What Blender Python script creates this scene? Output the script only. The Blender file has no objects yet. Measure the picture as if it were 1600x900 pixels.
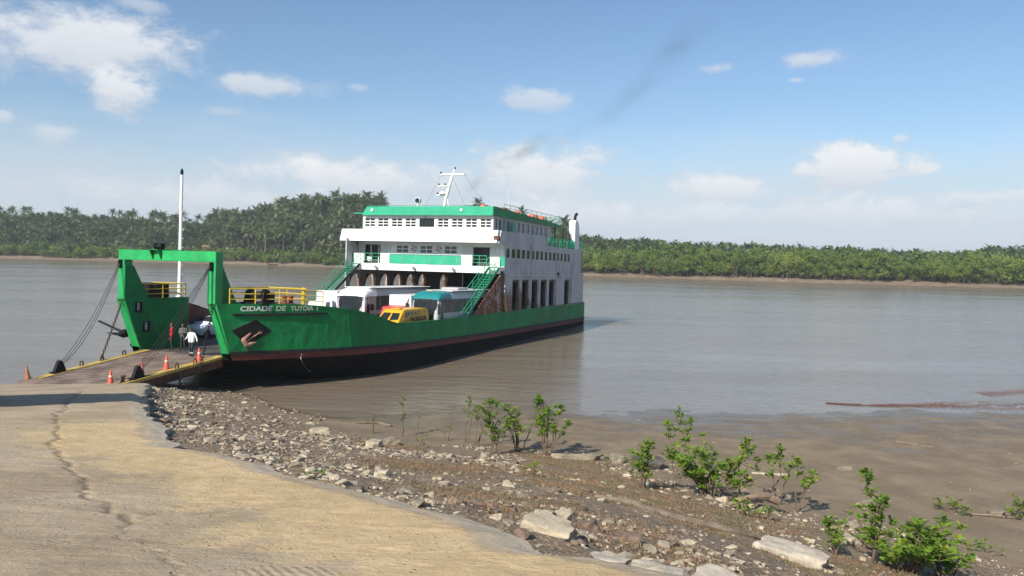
import bpy, bmesh, math, random
import numpy as np
from mathutils import Matrix, Vector, Quaternion
R = math.radians
random.seed(7); rng = np.random.default_rng(7)
scene = bpy.context.scene
COL = scene.collection

# ------------------------------------------------------------------ camera, sky, sun, exposure
K = 1.12                                   # ship units -> metres
HCAM = 7.5 * K
cam_d = bpy.data.cameras.new('camera'); cam = bpy.data.objects.new('camera', cam_d); COL.objects.link(cam)
cam_d.sensor_width = 36; cam_d.lens = 36 * 1230 / 1600; cam_d.clip_start = .1; cam_d.clip_end = 6000
_p = math.atan(50 / 1230); _roll = R(1.3)
_f = Vector((0, math.cos(_p), -math.sin(_p))); _r = Vector((1, 0, 0)); _u = _r.cross(_f)
_r2 = _r * math.cos(_roll) + _u * math.sin(_roll); _u2 = _u * math.cos(_roll) - _r * math.sin(_roll)
cam.matrix_world = Matrix(((_r2.x, _u2.x, -_f.x, 0), (_r2.y, _u2.y, -_f.y, 0), (_r2.z, _u2.z, -_f.z, HCAM), (0, 0, 0, 1)))
scene.camera = cam

SUN_AZ = math.atan2(-.53, -.848)            # compass-like: atan2(x, y) of where the sun stands (behind left)
SUN_EL = R(36)
sun_d = bpy.data.lights.new('sun', 'SUN'); sun = bpy.data.objects.new('sun', sun_d); COL.objects.link(sun)
sun_d.energy = 5.0; sun_d.angle = R(.53); sun_d.color = (1, .94, .82)
sdir = Vector((math.sin(SUN_AZ) * math.cos(SUN_EL), math.cos(SUN_AZ) * math.cos(SUN_EL), math.sin(SUN_EL)))
sun.rotation_euler = sdir.to_track_quat('Z', 'Y').to_euler(); sun.location = sdir * 100

vs = scene.view_settings
vs.view_transform = 'Standard'; vs.look = 'None'; vs.gamma = 1; vs.use_curve_mapping = False; vs.exposure = 0.34
cy = scene.cycles
cy.use_denoising = True; cy.max_bounces = 5; cy.diffuse_bounces = 3; cy.glossy_bounces = 3; cy.transmission_bounces = 2; cy.use_adaptive_sampling = True; cy.adaptive_threshold = .02; cy.transparent_max_bounces = 12; cy.volume_bounces = 0
cy.sample_clamp_indirect = 6; cy.caustics_reflective = False; cy.caustics_refractive = False
cy.volume_step_rate = 2.0

# node helper -----------------------------------------------------------------
class NT:
    def __init__(s, tree): s.t = tree; s.n = tree.nodes; s.l = tree.links
    def new(s, typ, **k):
        nd = s.n.new(typ)
        for a, b in k.items(): setattr(nd, a, b)
        return nd
    def put(s, sock, val):
        if isinstance(val, bpy.types.NodeSocket): s.l.new(val, sock)
        elif val is not None:
            if hasattr(sock.default_value, '__len__') and not hasattr(val, '__len__'): val = (val,) * len(sock.default_value)
            if hasattr(val, '__len__') and len(sock.default_value) == 4 and len(val) == 3: val = (*val, 1)
            sock.default_value = val
    def math(s, op, a, b=None, c=None, clamp=False):
        nd = s.new('ShaderNodeMath', operation=op, use_clamp=clamp)
        s.put(nd.inputs[0], a)
        if b is not None: s.put(nd.inputs[1], b)
        if c is not None: s.put(nd.inputs[2], c)
        return nd.outputs[0]
    def mix(s, fac, a, b, blend='MIX'):
        nd = s.new('ShaderNodeMix', data_type='RGBA', blend_type=blend)
        s.put(nd.inputs[0], fac); s.put(nd.inputs[6], a); s.put(nd.inputs[7], b)
        return nd.outputs[2]
    def noise(s, vec, scale=5., detail=4., rough=.55, dist=0.):
        nd = s.new('ShaderNodeTexNoise'); 
        if vec is not None: s.l.new(vec, nd.inputs['Vector'])
        nd.inputs['Scale'].default_value = scale; nd.inputs['Detail'].default_value = detail
        nd.inputs['Roughness'].default_value = rough; nd.inputs['Distortion'].default_value = dist
        return nd
    def map(s, vec, scale=(1, 1, 1), loc=(0, 0, 0), rot=(0, 0, 0)):
        nd = s.new('ShaderNodeMapping'); s.l.new(vec, nd.inputs[0])
        nd.inputs['Scale'].default_value = scale; nd.inputs['Location'].default_value = loc; nd.inputs['Rotation'].default_value = rot
        return nd.outputs[0]
    def smooth(s, x, lo, hi):
        nd = s.new('ShaderNodeMapRange', interpolation_type='SMOOTHSTEP'); s.put(nd.inputs[0], x)
        nd.inputs[1].default_value = lo; nd.inputs[2].default_value = hi
        return nd.outputs[0]
    def bump(s, h, strength=.3, dist=.05, normal=None):
        nd = s.new('ShaderNodeBump'); s.l.new(h, nd.inputs['Height'])
        nd.inputs['Strength'].default_value = strength; nd.inputs['Distance'].default_value = dist
        if normal is not None: s.l.new(normal, nd.inputs['Normal'])
        return nd.outputs[0]

# world: Nishita sky with clouds laid out by compass direction ---------------------
world = bpy.data.worlds.new('World'); scene.world = world; world.use_nodes = True
w = NT(world.node_tree); w.n.clear()
w_out = w.new('ShaderNodeOutputWorld'); w_bg = w.new('ShaderNodeBackground'); w.l.new(w_bg.outputs[0], w_out.inputs[0])
w_bg.inputs[1].default_value = 0.097
world.cycles.sampling_method = 'MANUAL'; world.cycles.sample_map_resolution = 512
sky = w.new('ShaderNodeTexSky', sky_type='NISHITA'); sky.sun_disc = False
sky.sun_elevation = SUN_EL; sky.sun_rotation = SUN_AZ % (2 * math.pi)
sky.altitude = 10; sky.air_density = 1.0; sky.dust_density = .8; sky.ozone_density = 1.6
geo = w.new('ShaderNodeTexCoord'); sep = w.new('ShaderNodeSeparateXYZ'); w.l.new(geo.outputs['Generated'], sep.inputs[0])
az = w.math('ARCTAN2', sep.outputs[0], sep.outputs[1])
el = w.math('ARCSINE', sep.outputs[2])
cmb = w.new('ShaderNodeCombineXYZ'); w.l.new(az, cmb.inputs[0]); w.l.new(w.math('MULTIPLY', el, 1.7), cmb.inputs[1])
nz1 = w.noise(cmb.outputs[0], 9, 8, .62, .3); nz2 = w.noise(cmb.outputs[0], 34, 8, .68, .3)
nA = w.math('SUBTRACT', nz1.outputs[0], .5); nB = w.math('SUBTRACT', nz2.outputs[0], .5)
wob = w.math('ADD', w.math('MULTIPLY', nA, 2.0), w.math('MULTIPLY', nB, 1.3))
#        azimuth deg, elevation deg, half width, half height (deg), density, softness
CLOUDS = [(-28.6, 12.7, 9.6, 2.9, .88, 1.2), (-34.5, 12.3, 6, 3.2, .75, 1.3), (-26.2, 10.1, 2.6, 1.8, .92, .8), (-25.0, 15.4, 2.4, .75, .5, .9),
          (-17.6, 11.2, 5.2, 1.0, .7, .9), (-20.3, 9.3, 1.8, .38, .35, 1.), (1.6, 11.2, 3.6, 1.1, .6, .9), (14.1, 13.2, 2.0, .6, .6, .9),
          (20.3, 13.5, 3.0, .75, .65, .9), (19.4, 12.2, .9, .3, .55, .9), (23.3, 6.3, 4.9, 2.0, .95, .5), (25.9, 8.2, .9, .6, .7, .8), (15.4, 18.1, 2.5, .4, .5, .9),
          (-30.2, 7.0, 1.5, .9, .55, .8), (-33, 7.8, .9, .6, .6, .8), (-9.5, 5.3, 13.5, 1.8, .92, 1.1), (2.3, 5.9, 7.5, 2.9, .92, .9), (-20, 3.6, 16, 1.5, .65, 1.2), (6, 3.2, 18, 1.9, .75, 1.2),
          (14.6, 4.9, 6, 1.5, .85, .9), (13.0, 3.2, 9, 1.5, .7, 1.), (30.6, 4.3, 4.5, .9, .75, .8), (24, 3.4, 12, 1.7, .72, 1.1), (-20, 17.5, 1.2, .4, .4, 1.), (-11.2, 11.5, 1.0, .3, .35, 1.),
          (48, 8, 6, 2, .8, .7), (70, 14, 8, 2.4, .7, .8), (-60, 10, 8, 2.5, .8, .7), (-85, 16, 7, 2, .7, .8), (110, 9, 9, 2.4, .8, .7), (150, 15, 8, 2.2, .7, .8), (-130, 9, 9, 2.4, .7, .8), (-170, 14, 8, 2.2, .7, .8)]
dens = None; lift = None
for a0, e0, ra, re, d0, so in CLOUDS:
    dx = w.math('MULTIPLY', w.math('SUBTRACT', az, R(a0)), 1 / R(ra)); dy = w.math('MULTIPLY', w.math('SUBTRACT', el, R(e0)), 1 / R(re))
    rr = w.math('ADD', w.math('MULTIPLY', dx, dx), w.math('MULTIPLY', dy, dy))
    val = w.math('SUBTRACT', w.math('SUBTRACT', 1.0, w.math('SQRT', rr)), w.math('MULTIPLY', wob, -1.0))
    dn = w.math('MULTIPLY', w.smooth(val, -.05, .55 * so + .25), d0)
    lf = w.math('MULTIPLY', w.smooth(dy, -1.0, .6), dn)
    dens = dn if dens is None else w.math('MAXIMUM', dens, dn)
    lift = lf if lift is None else w.math('MAXIMUM', lift, lf)
# pale vapour that thickens towards the horizon all the way round, with soft banks in it
cmb2 = w.new('ShaderNodeCombineXYZ'); w.l.new(az, cmb2.inputs[0]); w.l.new(w.math('MULTIPLY', el, 4.5), cmb2.inputs[1])
nz3 = w.noise(cmb2.outputs[0], 5, 6, .55, .2)
lowb = w.math('MULTIPLY', w.smooth(w.math('ADD', el, w.math('MULTIPLY', w.math('SUBTRACT', nz3.outputs[0], .5), R(-7))), R(11), R(1.5)), .74)
veil = w.math('MULTIPLY', w.smooth(el, R(24), R(0)), .14)
lowb = w.math('MINIMUM', w.math('ADD', lowb, veil), .88)
tone = w.math('ADD', lift, w.math('MULTIPLY', nB, .5), clamp=True)
ccol = w.mix(tone, (5.3, 5.65, 6.2), (7.4, 7.5, 7.6))
skyc = w.mix(lowb, w.mix(1, sky.outputs[0], (.82, .97, 1.08), 'MULTIPLY'), (5.2, 5.75, 6.55))
skyc = w.mix(w.math('MINIMUM', dens, .93), skyc, ccol)
w.l.new(skyc, w_bg.inputs[0])

# ------------------------------------------------------------------ helpers
MATS = {}
def _mat(name):
    m = bpy.data.materials.new(name); m.use_nodes = True; MATS[name] = m
    t = NT(m.node_tree); b = t.n['Principled BSDF']; return m, t, b
RUST = (.17, .065, .03)
def paint(name, col, rough=.45, metal=0., var=.12, scale=2.5, bump=.05, rust=0., rustcol=RUST, streak=0., dirt=0., spec=.4, coords='Object', dirtcol=(.10, .085, .065), dent=0.):
    """painted or plain surface: colour drift, fine relief, rust patches, run-down streaks"""
    m, t, b = _mat(name)
    tc = t.new('ShaderNodeTexCoord'); v = tc.outputs[coords]
    n1 = t.noise(v, scale, 5, .6); n2 = t.noise(v, scale * 9, 4, .6)
    k = t.math('ADD', t.math('MULTIPLY', n1.outputs[0], .7), t.math('MULTIPLY', n2.outputs[0], .3))
    dark = tuple(max(0, c * (1 - var * 1.6)) for c in col); lite = tuple(min(1, c * (1 + var * 1.3)) for c in col)
    c = t.mix(t.smooth(k, .3, .7), dark, lite)
    ro = rough
    if dirt:
        nd = t.noise(v, scale * .6, 6, .65, .4); fd = t.math('MULTIPLY', t.smooth(nd.outputs[0], .45, .75), dirt)
        c = t.mix(fd, c, dirtcol)
    if streak:
        ns = t.noise(t.map(v, (5, 5, .22)), 1.3, 5, .65); ns2 = t.noise(t.map(v, (1, 1, .35)), .9, 3)
        fs = t.math('MULTIPLY', t.math('MULTIPLY', t.smooth(ns.outputs[0], .5, .72), t.smooth(ns2.outputs[0], .4, .62)), streak)
        c = t.mix(fs, c, tuple(a * .55 + d * .45 for a, d in zip(rustcol, col)))
    if rust:
        nr = t.noise(v, scale * .9, 8, .68, .6); nr2 = t.noise(v, scale * 6, 5, .7)
        kk = t.math('ADD', t.math('MULTIPLY', nr.outputs[0], .75), t.math('MULTIPLY', nr2.outputs[0], .25))
        fr = t.smooth(kk, .68 - rust * .3, .76 - rust * .3)
        rc = t.mix(n2.outputs[0], tuple(x * .55 for x in rustcol), tuple(x * 1.5 for x in rustcol))
        c = t.mix(fr, c, rc); rr = t.math('MULTIPLY_ADD', fr, .8 - rough, rough, clamp=True); t.put(b.inputs['Roughness'], rr)
    else:
        rr = t.math('MULTIPLY_ADD', t.math('SUBTRACT', n1.outputs[0], .5), .3, rough, clamp=True); t.put(b.inputs['Roughness'], rr)
    t.put(b.inputs['Base Color'], c); b.inputs['Metallic'].default_value = metal
    b.inputs['Specular IOR Level'].default_value = spec
    nd_ = None
    if dent: nd_ = t.bump(t.noise(t.map(v, (1, 1, .8)), 1.1, 2, .5).outputs[0], dent, .25)
    if bump: t.l.new(t.bump(k, min(1, bump * 4), .02, nd_), b.inputs['Normal'])
    return m
def glass_dark(name, col=(.012, .016, .02), rough=.06):
    m, t, b = _mat(name); tc = t.new('ShaderNodeTexCoord'); n = t.noise(tc.outputs['Object'], 1.5, 3)
    t.put(b.inputs['Base Color'], t.mix(n.outputs[0], tuple(c * .5 for c in col), tuple(c * 1.7 for c in col)))
    b.inputs['Roughness'].default_value = rough; b.inputs['Specular IOR Level'].default_value = .45
    return m

paint('hull_green', (.008, .21, .060), .5, var=.2, scale=.5, rust=.10, streak=.75, dirt=.5, dirtcol=(.012, .115, .065), dent=.5, spec=.18)
paint('stem_green', (.016, .34, .095), .45, var=.16, scale=.8, rust=.09, streak=.5, dirt=.4, dirtcol=(.01, .17, .06), dent=.4)
paint('emerald', (.028, .37, .215), .45, var=.08, scale=1.2, dirt=.12, streak=.12)
paint('stair_green', (.028, .36, .19), .5, var=.15, scale=3, rust=.08)
paint('rail_green', (.02, .30, .15), .5, var=.15, scale=3)
paint('white', (.78, .78, .76), .5, var=.04, scale=1., streak=.4, dirt=.12, rust=.02, dent=.2)
paint('shaded_side_white', (.45, .455, .47), .55, var=.05, scale=.8, streak=.95, dirt=.35, rust=.07, dent=.45)  # same white with the side's shade in its base colour, plus real weathering
paint('rust_white', (.36, .31, .26), .75, var=.2, scale=1.3, rust=.85, streak=.9, dirt=.5)
paint('web_brown', (.13, .10, .085), .8, var=.3, scale=2, dirt=.4, rust=.2)
paint('rusty', (.11, .055, .035), .85, var=.35, scale=2., bump=.15, rust=.4)
paint('strake_black', (.016, .016, .018), .6, var=.3, scale=2, dirt=.25)
paint('hull_black', (.008, .008, .008), .9, var=.3, scale=.8, dirt=.1, spec=.1)
paint('boot_red', (.145, .036, .028), .7, var=.25, scale=.8, dirt=.35, dirtcol=(.05, .02, .02))
paint('deck_brown', (.16, .075, .055), .8, var=.25, scale=1.2, dirt=.4)
paint('maroon', (.10, .022, .020), .7, var=.2, scale=1, dirt=.4)
paint('car_deck', (.075, .062, .055), .8, var=.35, scale=.9, rust=.25, bump=.1)
paint('ramp_deck', (.17, .125, .10), .85, var=.35, scale=1.1, bump=.15, rust=.22, dirt=.35, dirtcol=(.07, .06, .055))
paint('ramp_yellow', (.50, .34, .09), .75, var=.2, scale=2., rust=.14, dirt=.3, dirtcol=(.22, .15, .07))
paint('rail_yellow', (.62, .44, .04), .5, var=.12, scale=3, rust=.05)
paint('machine_black', (.012, .012, .013), .7, var=.3, scale=4, dirt=.08, spec=.2)
paint('bollard_red', (.24, .05, .03), .65, var=.2, scale=4, rust=.15)
paint('chain_steel', (.05, .042, .036), .65, metal=.5, var=.3, scale=10, rust=.25)
paint('wire', (.035, .035, .037), .6, metal=.4, var=.2, scale=12)
paint('anchor_rust', (.36, .19, .15), .85, var=.25, scale=6, rust=.2, bump=.12)
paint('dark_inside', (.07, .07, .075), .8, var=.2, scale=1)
paint('panel_grey', (.62, .64, .60), .6, var=.05, scale=2)
paint('letter_white', (.74, .75, .70), .6, var=.08, scale=6)
paint('letter_worn', (.55, .60, .46), .7, var=.25, scale=14, dirt=.5, dirtcol=(.05, .26, .10))
paint('orange', (.62, .09, .035), .5, var=.12, scale=6)
paint('cone_orange', (.66, .105, .06), .55, var=.12, scale=9, dirt=.25, dirtcol=(.25, .09, .05))
paint('cone_rusty', (.34, .13, .05), .75, var=.25, scale=9, dirt=.35)
paint('cone_band', (.72, .62, .56), .6, var=.1, scale=9)
paint('rubber', (.014, .014, .014), .8, var=.2, scale=8)
paint('car_white', (.74, .76, .78), .22, var=.02, scale=1, bump=0, spec=.5)
paint('coach_white', (.76, .76, .76), .28, var=.03, scale=1, dirt=.06, bump=0, spec=.5)
paint('coach_grey', (.42, .38, .40), .35, var=.05, scale=1, bump=0)
paint('teal', (.012, .19, .20), .3, var=.06, scale=1, bump=0, spec=.5)
paint('silver', (.45, .47, .47), .35, var=.05, scale=1, bump=0)
paint('truck_red', (.45, .03, .03), .35, var=.06, scale=2, bump=0)
paint('van_yellow', (.72, .38, .015), .4, var=.07, scale=1.5, dirt=.15, dirtcol=(.35, .2, .03))
paint('black_trim', (.015, .015, .016), .5, var=.2, scale=3)
paint('chrome', (.6, .6, .6), .25, metal=.9, var=.05)
paint('lamp_glass', (.6, .62, .65), .15, var=.05, bump=0)
paint('maroon_stripe', (.16, .02, .05), .4, var=.1)
glass_dark('glass'); glass_dark('screen_glass', (.016, .020, .024), .12); MATS['screen_glass'].node_tree.nodes['Principled BSDF'].inputs['Specular IOR Level'].default_value = .22; glass_dark('pane_grey', (.10, .11, .12), .12)
paint('skin', (.20, .095, .06), .6, var=.08, scale=8, bump=0)
paint('hair', (.012, .010, .009), .7, var=.2, scale=20)
paint('cloth_white', (.72, .73, .74), .85, var=.05, scale=10)
paint('cloth_navy', (.022, .030, .048), .9, var=.2, scale=10)
paint('cloth_red', (.45, .02, .03), .85, var=.1, scale=10)
paint('cloth_dark', (.03, .03, .032), .9, var=.2, scale=10)
paint('cloth_grey', (.10, .11, .10), .9, var=.15, scale=10)
paint('cloth_green', (.03, .11, .07), .9, var=.15, scale=10)
paint('boot', (.012, .011, .010), .6, var=.2, scale=10)
paint('reflect', (.6, .62, .6), .4, var=.05, scale=10)

def lower_rust(name, z0, z1, u0, u1):
    """rust that has eaten the foot of a wall, worst near the bow end"""
    m = MATS[name]; t = NT(m.node_tree); b = t.n['Principled BSDF']; src = b.inputs['Base Color'].links[0].from_socket
    tc = t.new('ShaderNodeTexCoord'); v = tc.outputs['Object']; sp = t.new('ShaderNodeSeparateXYZ'); t.l.new(v, sp.inputs[0])
    n = t.noise(t.map(v, (1.6, 1.6, .7)), 1.8, 8, .72, .5); f = t.math('MULTIPLY', t.smooth(sp.outputs[2], z1, z0), t.smooth(sp.outputs[0], u1, u0))
    k = t.smooth(t.math('ADD', n.outputs[0], t.math('MULTIPLY', f, .34)), .62, .74); k = t.math('MULTIPLY', k, t.smooth(f, .02, .2))
    t.l.new(t.mix(k, src, t.mix(n.outputs[0], (.07, .035, .022), (.25, .13, .075))), b.inputs['Base Color'])
lower_rust('shaded_side_white', 2.4, 5.6, 25., 40.)
def tag(o, label=None, cat=None, group=None, kind=None):
    if label: o['label'] = label
    if cat: o['category'] = cat
    if group: o['group'] = group
    if kind: o['kind'] = kind
    return o
def link(o, parent=None):
    COL.objects.link(o)
    if parent is not None: o.parent = parent
    return o
def empty(name, mat=None, parent=None):
    o = bpy.data.objects.new(name, None); o.empty_display_size = .3; link(o, parent)
    if mat is not None: o.matrix_world = mat
    return o
class MB:
    """collects shapes for ONE mesh object; ship=True takes (u aft, v to port, z up)"""
    def __init__(s, ship=False): s.v = []; s.f = []; s.m = []; s.ship = ship
    def add(s, vs, fs, mi=0):
        b = len(s.v); s.v += [tuple(map(float, p)) for p in vs]; s.f += [tuple(b + i for i in f) for f in fs]; s.m += [mi] * len(fs); return s
    def box(s, x0, x1, y0, y1, z0, z1, mi=0):
        return s.add([(x0, y0, z0), (x1, y0, z0), (x1, y1, z0), (x0, y1, z0), (x0, y0, z1), (x1, y0, z1), (x1, y1, z1), (x0, y1, z1)],
                     [(0, 3, 2, 1), (4, 5, 6, 7), (0, 1, 5, 4), (1, 2, 6, 5), (2, 3, 7, 6), (3, 0, 4, 7)], mi)
    def rbox(s, x0, x1, y0, y1, z0, z1, b=.02, mi=0):
        """box with chamfered edges"""
        cx, cy_, cz = (x0 + x1) / 2, (y0 + y1) / 2, (z0 + z1) / 2; hx, hy, hz = abs(x1 - x0) / 2, abs(y1 - y0) / 2, abs(z1 - z0) / 2
        pts = []
        for sx in (-1, 1):
            for sy in (-1, 1):
                for sz in (-1, 1):
                    pts += [(cx + sx * (hx - b), cy_ + sy * (hy - b), cz + sz * hz), (cx + sx * (hx - b), cy_ + sy * hy, cz + sz * (hz - b)), (cx + sx * hx, cy_ + sy * (hy - b), cz + sz * (hz - b))]
        return s.hull(pts, mi)
    def hull(s, pts, mi=0):
        bm = bmesh.new()
        for p in pts: bm.verts.new(p)
        bmesh.ops.convex_hull(bm, input=bm.verts[:]); bm.verts.index_update()
        used = sorted({v.index for f in bm.faces for v in f.verts}); ix = {a: i for i, a in enumerate(used)}
        bm.verts.ensure_lookup_table()
        s.add([bm.verts[i].co[:] for i in used], [tuple(ix[v.index] for v in f.verts) for f in bm.faces], mi); bm.free(); return s
    def prism(s, poly, axis, a, b, mi=0):
        """polygon in the plane across axis ('x': (y,z), 'y': (x,z), 'z': (x,y)) pushed from a to b"""
        def P(p, t): return {'x': (t, p[0], p[1]), 'y': (p[0], t, p[1]), 'z': (p[0], p[1], t)}[axis]
        n = len(poly); vs = [P(p, a) for p in poly] + [P(p, b) for p in poly]
        return s.add(vs, [tuple(range(n))[::-1], tuple(range(n, 2 * n))] + [(i, (i + 1) % n, n + (i + 1) % n, n + i) for i in range(n)], mi)
    def tube(s, pts, r, n=6, mi=0, cap=True):
        pts = [np.array(p, float) for p in pts]; rs = r if hasattr(r, '__len__') else [r] * len(pts); vs = []; fs = []; ref = None
        for i, p in enumerate(pts):
            d = pts[min(i + 1, len(pts) - 1)] - pts[max(i - 1, 0)]; d = d / (np.linalg.norm(d) + 1e-9)
            if ref is None: ref = np.array([0, 0, 1.]) if abs(d[2]) < .9 else np.array([1., 0, 0])
            a = np.cross(d, ref); a /= np.linalg.norm(a) + 1e-9; b = np.cross(a, d); ref = b
            for k in range(n):
                t = 2 * math.pi * k / n; vs.append(p + rs[i] * (a * math.cos(t) + b * math.sin(t)))
        for i in range(len(pts) - 1):
            for k in range(n): k2 = (k + 1) % n; fs.append((i * n + k, i * n + k2, (i + 1) * n + k2, (i + 1) * n + k))
        if cap: fs.append(tuple(range(n))[::-1]); fs.append(tuple((len(pts) - 1) * n + k for k in range(n)))
        return s.add(vs, fs, mi)
    def lathe(s, prof, c=(0, 0, 0), axis='z', n=12, mi=0):
        """profile of (radius, along) turned about an axis through c"""
        vs = []; fs = []
        for r, h in prof:
            for k in range(n):
                t = 2 * math.pi * k / n; x, y = r * math.cos(t), r * math.sin(t)
                p = {'z': (x, y, h), 'x': (h, x, y), 'y': (x, h, y)}[axis]; vs.append((p[0] + c[0], p[1] + c[1], p[2] + c[2]))
        for i in range(len(prof) - 1):
            for k in range(n): k2 = (k + 1) % n; fs.append((i * n + k, i * n + k2, (i + 1) * n + k2, (i + 1) * n + k))
        fs.append(tuple(range(n))[::-1]); fs.append(tuple((len(prof) - 1) * n + k for k in range(n)))
        return s.add(vs, fs, mi)
    def grid(s, rows, mi=0, close=False):
        n = len(rows[0]); vs = [p for r in rows for p in r]; fs = []
        for i in range(len(rows) - 1):
            for k in range(n if close else n - 1): k2 = (k + 1) % n; fs.append((i * n + k, i * n + k2, (i + 1) * n + k2, (i + 1) * n + k))
        return s.add(vs, fs, mi)
    def mesh(s, name, mats, smooth=False):
        me = bpy.data.meshes.new(name)
        vs = [(x, -y, z) for x, y, z in s.v] if s.ship else s.v
        me.from_pydata(vs, [], s.f)
        if isinstance(mats, str): mats = [mats]
        for m in mats: me.materials.append(MATS[m])
        me.polygons.foreach_set('material_index', s.m)
        bm = bmesh.new(); bm.from_mesh(me); bmesh.ops.recalc_face_normals(bm, faces=bm.faces[:]); bm.to_mesh(me); bm.free()
        if smooth: me.polygons.foreach_set('use_smooth', [True] * len(me.polygons)); me.set_sharp_from_angle(angle=R(38))
        me.update(); return me
    def build(s, name, mats, parent=None, smooth=False, mw=None):
        o = bpy.data.objects.new(name, s.mesh(name, mats, smooth)); link(o, parent)
        if mw is not None: o.matrix_world = mw
        return o
def inst(name, me, parent=None, mw=None, loc=None, rot=None, scale=None):
    o = bpy.data.objects.new(name, me); link(o, parent)
    if mw is not None: o.matrix_world = mw
    if loc is not None: o.location = loc
    if rot is not None: o.rotation_euler = rot
    if scale is not None: o.scale = scale
    return o
def np_mesh(name, V, F, mats, mi=None, smooth=False):
    """fast mesh from numpy arrays, F an (n,3) or (n,4) index array"""
    me = bpy.data.meshes.new(name); V = np.asarray(V, np.float32); F = np.asarray(F, np.int32)
    me.vertices.add(len(V)); me.vertices.foreach_set('co', V.ravel())
    n, k = F.shape; me.loops.add(n * k); me.loops.foreach_set('vertex_index', F.ravel())
    me.polygons.add(n); me.polygons.foreach_set('loop_start', np.arange(0, n * k, k, dtype=np.int32)); me.polygons.foreach_set('loop_total', np.full(n, k, np.int32))
    for m in ([mats] if isinstance(mats, str) else mats): me.materials.append(MATS[m])
    if mi is not None: me.polygons.foreach_set('material_index', np.asarray(mi, np.int32))
    if smooth: me.polygons.foreach_set('use_smooth', np.ones(n, bool))
    me.update(calc_edges=True); me.validate(); return me
def _h(ix, iy, sd):
    a = (ix.astype(np.int64) * 374761393 + iy.astype(np.int64) * 668265263 + sd * 974711) & 0x7fffffff
    a = ((a ^ (a >> 13)) * 1274126177) & 0x7fffffff; return ((a ^ (a >> 16)) & 0xffff) / 65535.
def vnoise(x, y, sd=0):
    x = np.asarray(x, float); y = np.asarray(y, float); ix = np.floor(x); iy = np.floor(y); fx = x - ix; fy = y - iy
    fx = fx * fx * (3 - 2 * fx); fy = fy * fy * (3 - 2 * fy); ix = ix.astype(int); iy = iy.astype(int)
    return (_h(ix, iy, sd) * (1 - fx) + _h(ix + 1, iy, sd) * fx) * (1 - fy) + (_h(ix, iy + 1, sd) * (1 - fx) + _h(ix + 1, iy + 1, sd) * fx) * fy
def fbm(x, y, sd=0, o=5, g=.5):
    s = 0; a = 1; t = 0
    for i in range(o): s = s + a * vnoise(x * 2 ** i, y * 2 ** i, sd + i * 17); t += a; a *= g
    return s / t
def sstep(x, a, b): t = np.clip((x - a) / (b - a), 0, 1); return t * t * (3 - 2 * t)

# ship frame: u runs aft from the bow, v to port (camera's right), z up; trimmed by the stern
TH = R(21.5); TR = R(1.05)
U_ = np.array([math.sin(TH) * math.cos(TR), math.cos(TH) * math.cos(TR), -math.sin(TR)]); V_ = np.array([math.cos(TH), -math.sin(TH), 0.])
Z_ = np.cross(U_, V_); Z_ = Z_ if Z_[2] > 0 else -Z_
O_ = np.array([-16.148, 46.152, .8796])
def W(u, v, z): return Vector(K * (O_ + U_ * u + V_ * v + Z_ * z))
def ship_mat(u=0, v=0, z=0, scale=1., turn=0.):
    m = Matrix(((U_[0], -V_[0], Z_[0], 0), (U_[1], -V_[1], Z_[1], 0), (U_[2], -V_[2], Z_[2], 0), (0, 0, 0, 1)))
    return Matrix.Translation(W(u, v, z)) @ m @ Matrix.Rotation(turn, 4, 'Z') @ Matrix.Scale(scale, 4)
# ================================================================== THE FERRY
ferry = empty('ferry', ship_mat(scale=K))
tag(ferry, 'green and white car ferry moored with its bow ramp lowered onto the slipway', 'ferry')
def S(): return MB(ship=True)
_cu = np.array([-5.5, -4, -2, 0, 2, 4, 7, 10, 60]); _cv = np.array([3.4, 4.3, 5.3, 6.1, 6.7, 7.0, 7.2, 7.2, 7.2])
_uu = np.linspace(-5.5, 60, 1400); _vv = np.interp(_uu, _cu, _cv); _ker = np.ones(31) / 31
_vs = np.convolve(np.r_[2 * _vv[0] - _vv[15:0:-1], _vv, np.full(15, _vv[-1])], _ker, 'valid')
def hb(u): return float(np.interp(u, _uu, _vs))
_su = np.array([-5.5, -2, -.3, 1.4, 2.7, 3.8, 4.8, 5.6, 6.3, 8.7, 13.4, 23.7, 37, 48]); _sz = np.array([3.76, 3.73, 3.61, 3.42, 3.2, 2.96, 2.69, 2.48, 2.34, 2.31, 2.28, 2.36, 2.5, 2.53])
def sheer(u): return float(np.interp(u, _su, _sz))
def strake(u): return float(np.interp(u, [-5.5, -2, 3, 10, 20, 48], [1.14, 1.12, 1.04, .90, .78, .76]))
def hp(ut, z, side, off=0.):
    """point of the outer hull at station ut and height z"""
    s = (3.76 - z) * .40 if z > .75 else 1.2 + (.75 - z) * 3.4
    u = ut + s * max(0., 1 - (ut + 5.5) / 16); d = (hb(ut + .05) - hb(ut - .05)) / .1; n = math.hypot(d, 1)
    return (u - off * d / n, side * (hb(ut) + off / n), z)
def hbz(u, z):
    """half-breadth of the hull at true station u and height z"""
    s = (3.76 - z) * .40 if z > .75 else 1.2 + (.75 - z) * 3.4
    lo, hi = -5.5, 60.
    for _ in range(40):
        md = (lo + hi) / 2
        if md + s * max(0., 1 - (md + 5.5) / 16) < u: lo = md
        else: hi = md
    return hb(lo)
STN = list(np.linspace(-5.5, 8, 55)) + list(np.linspace(8.5, 48, 60))
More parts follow.
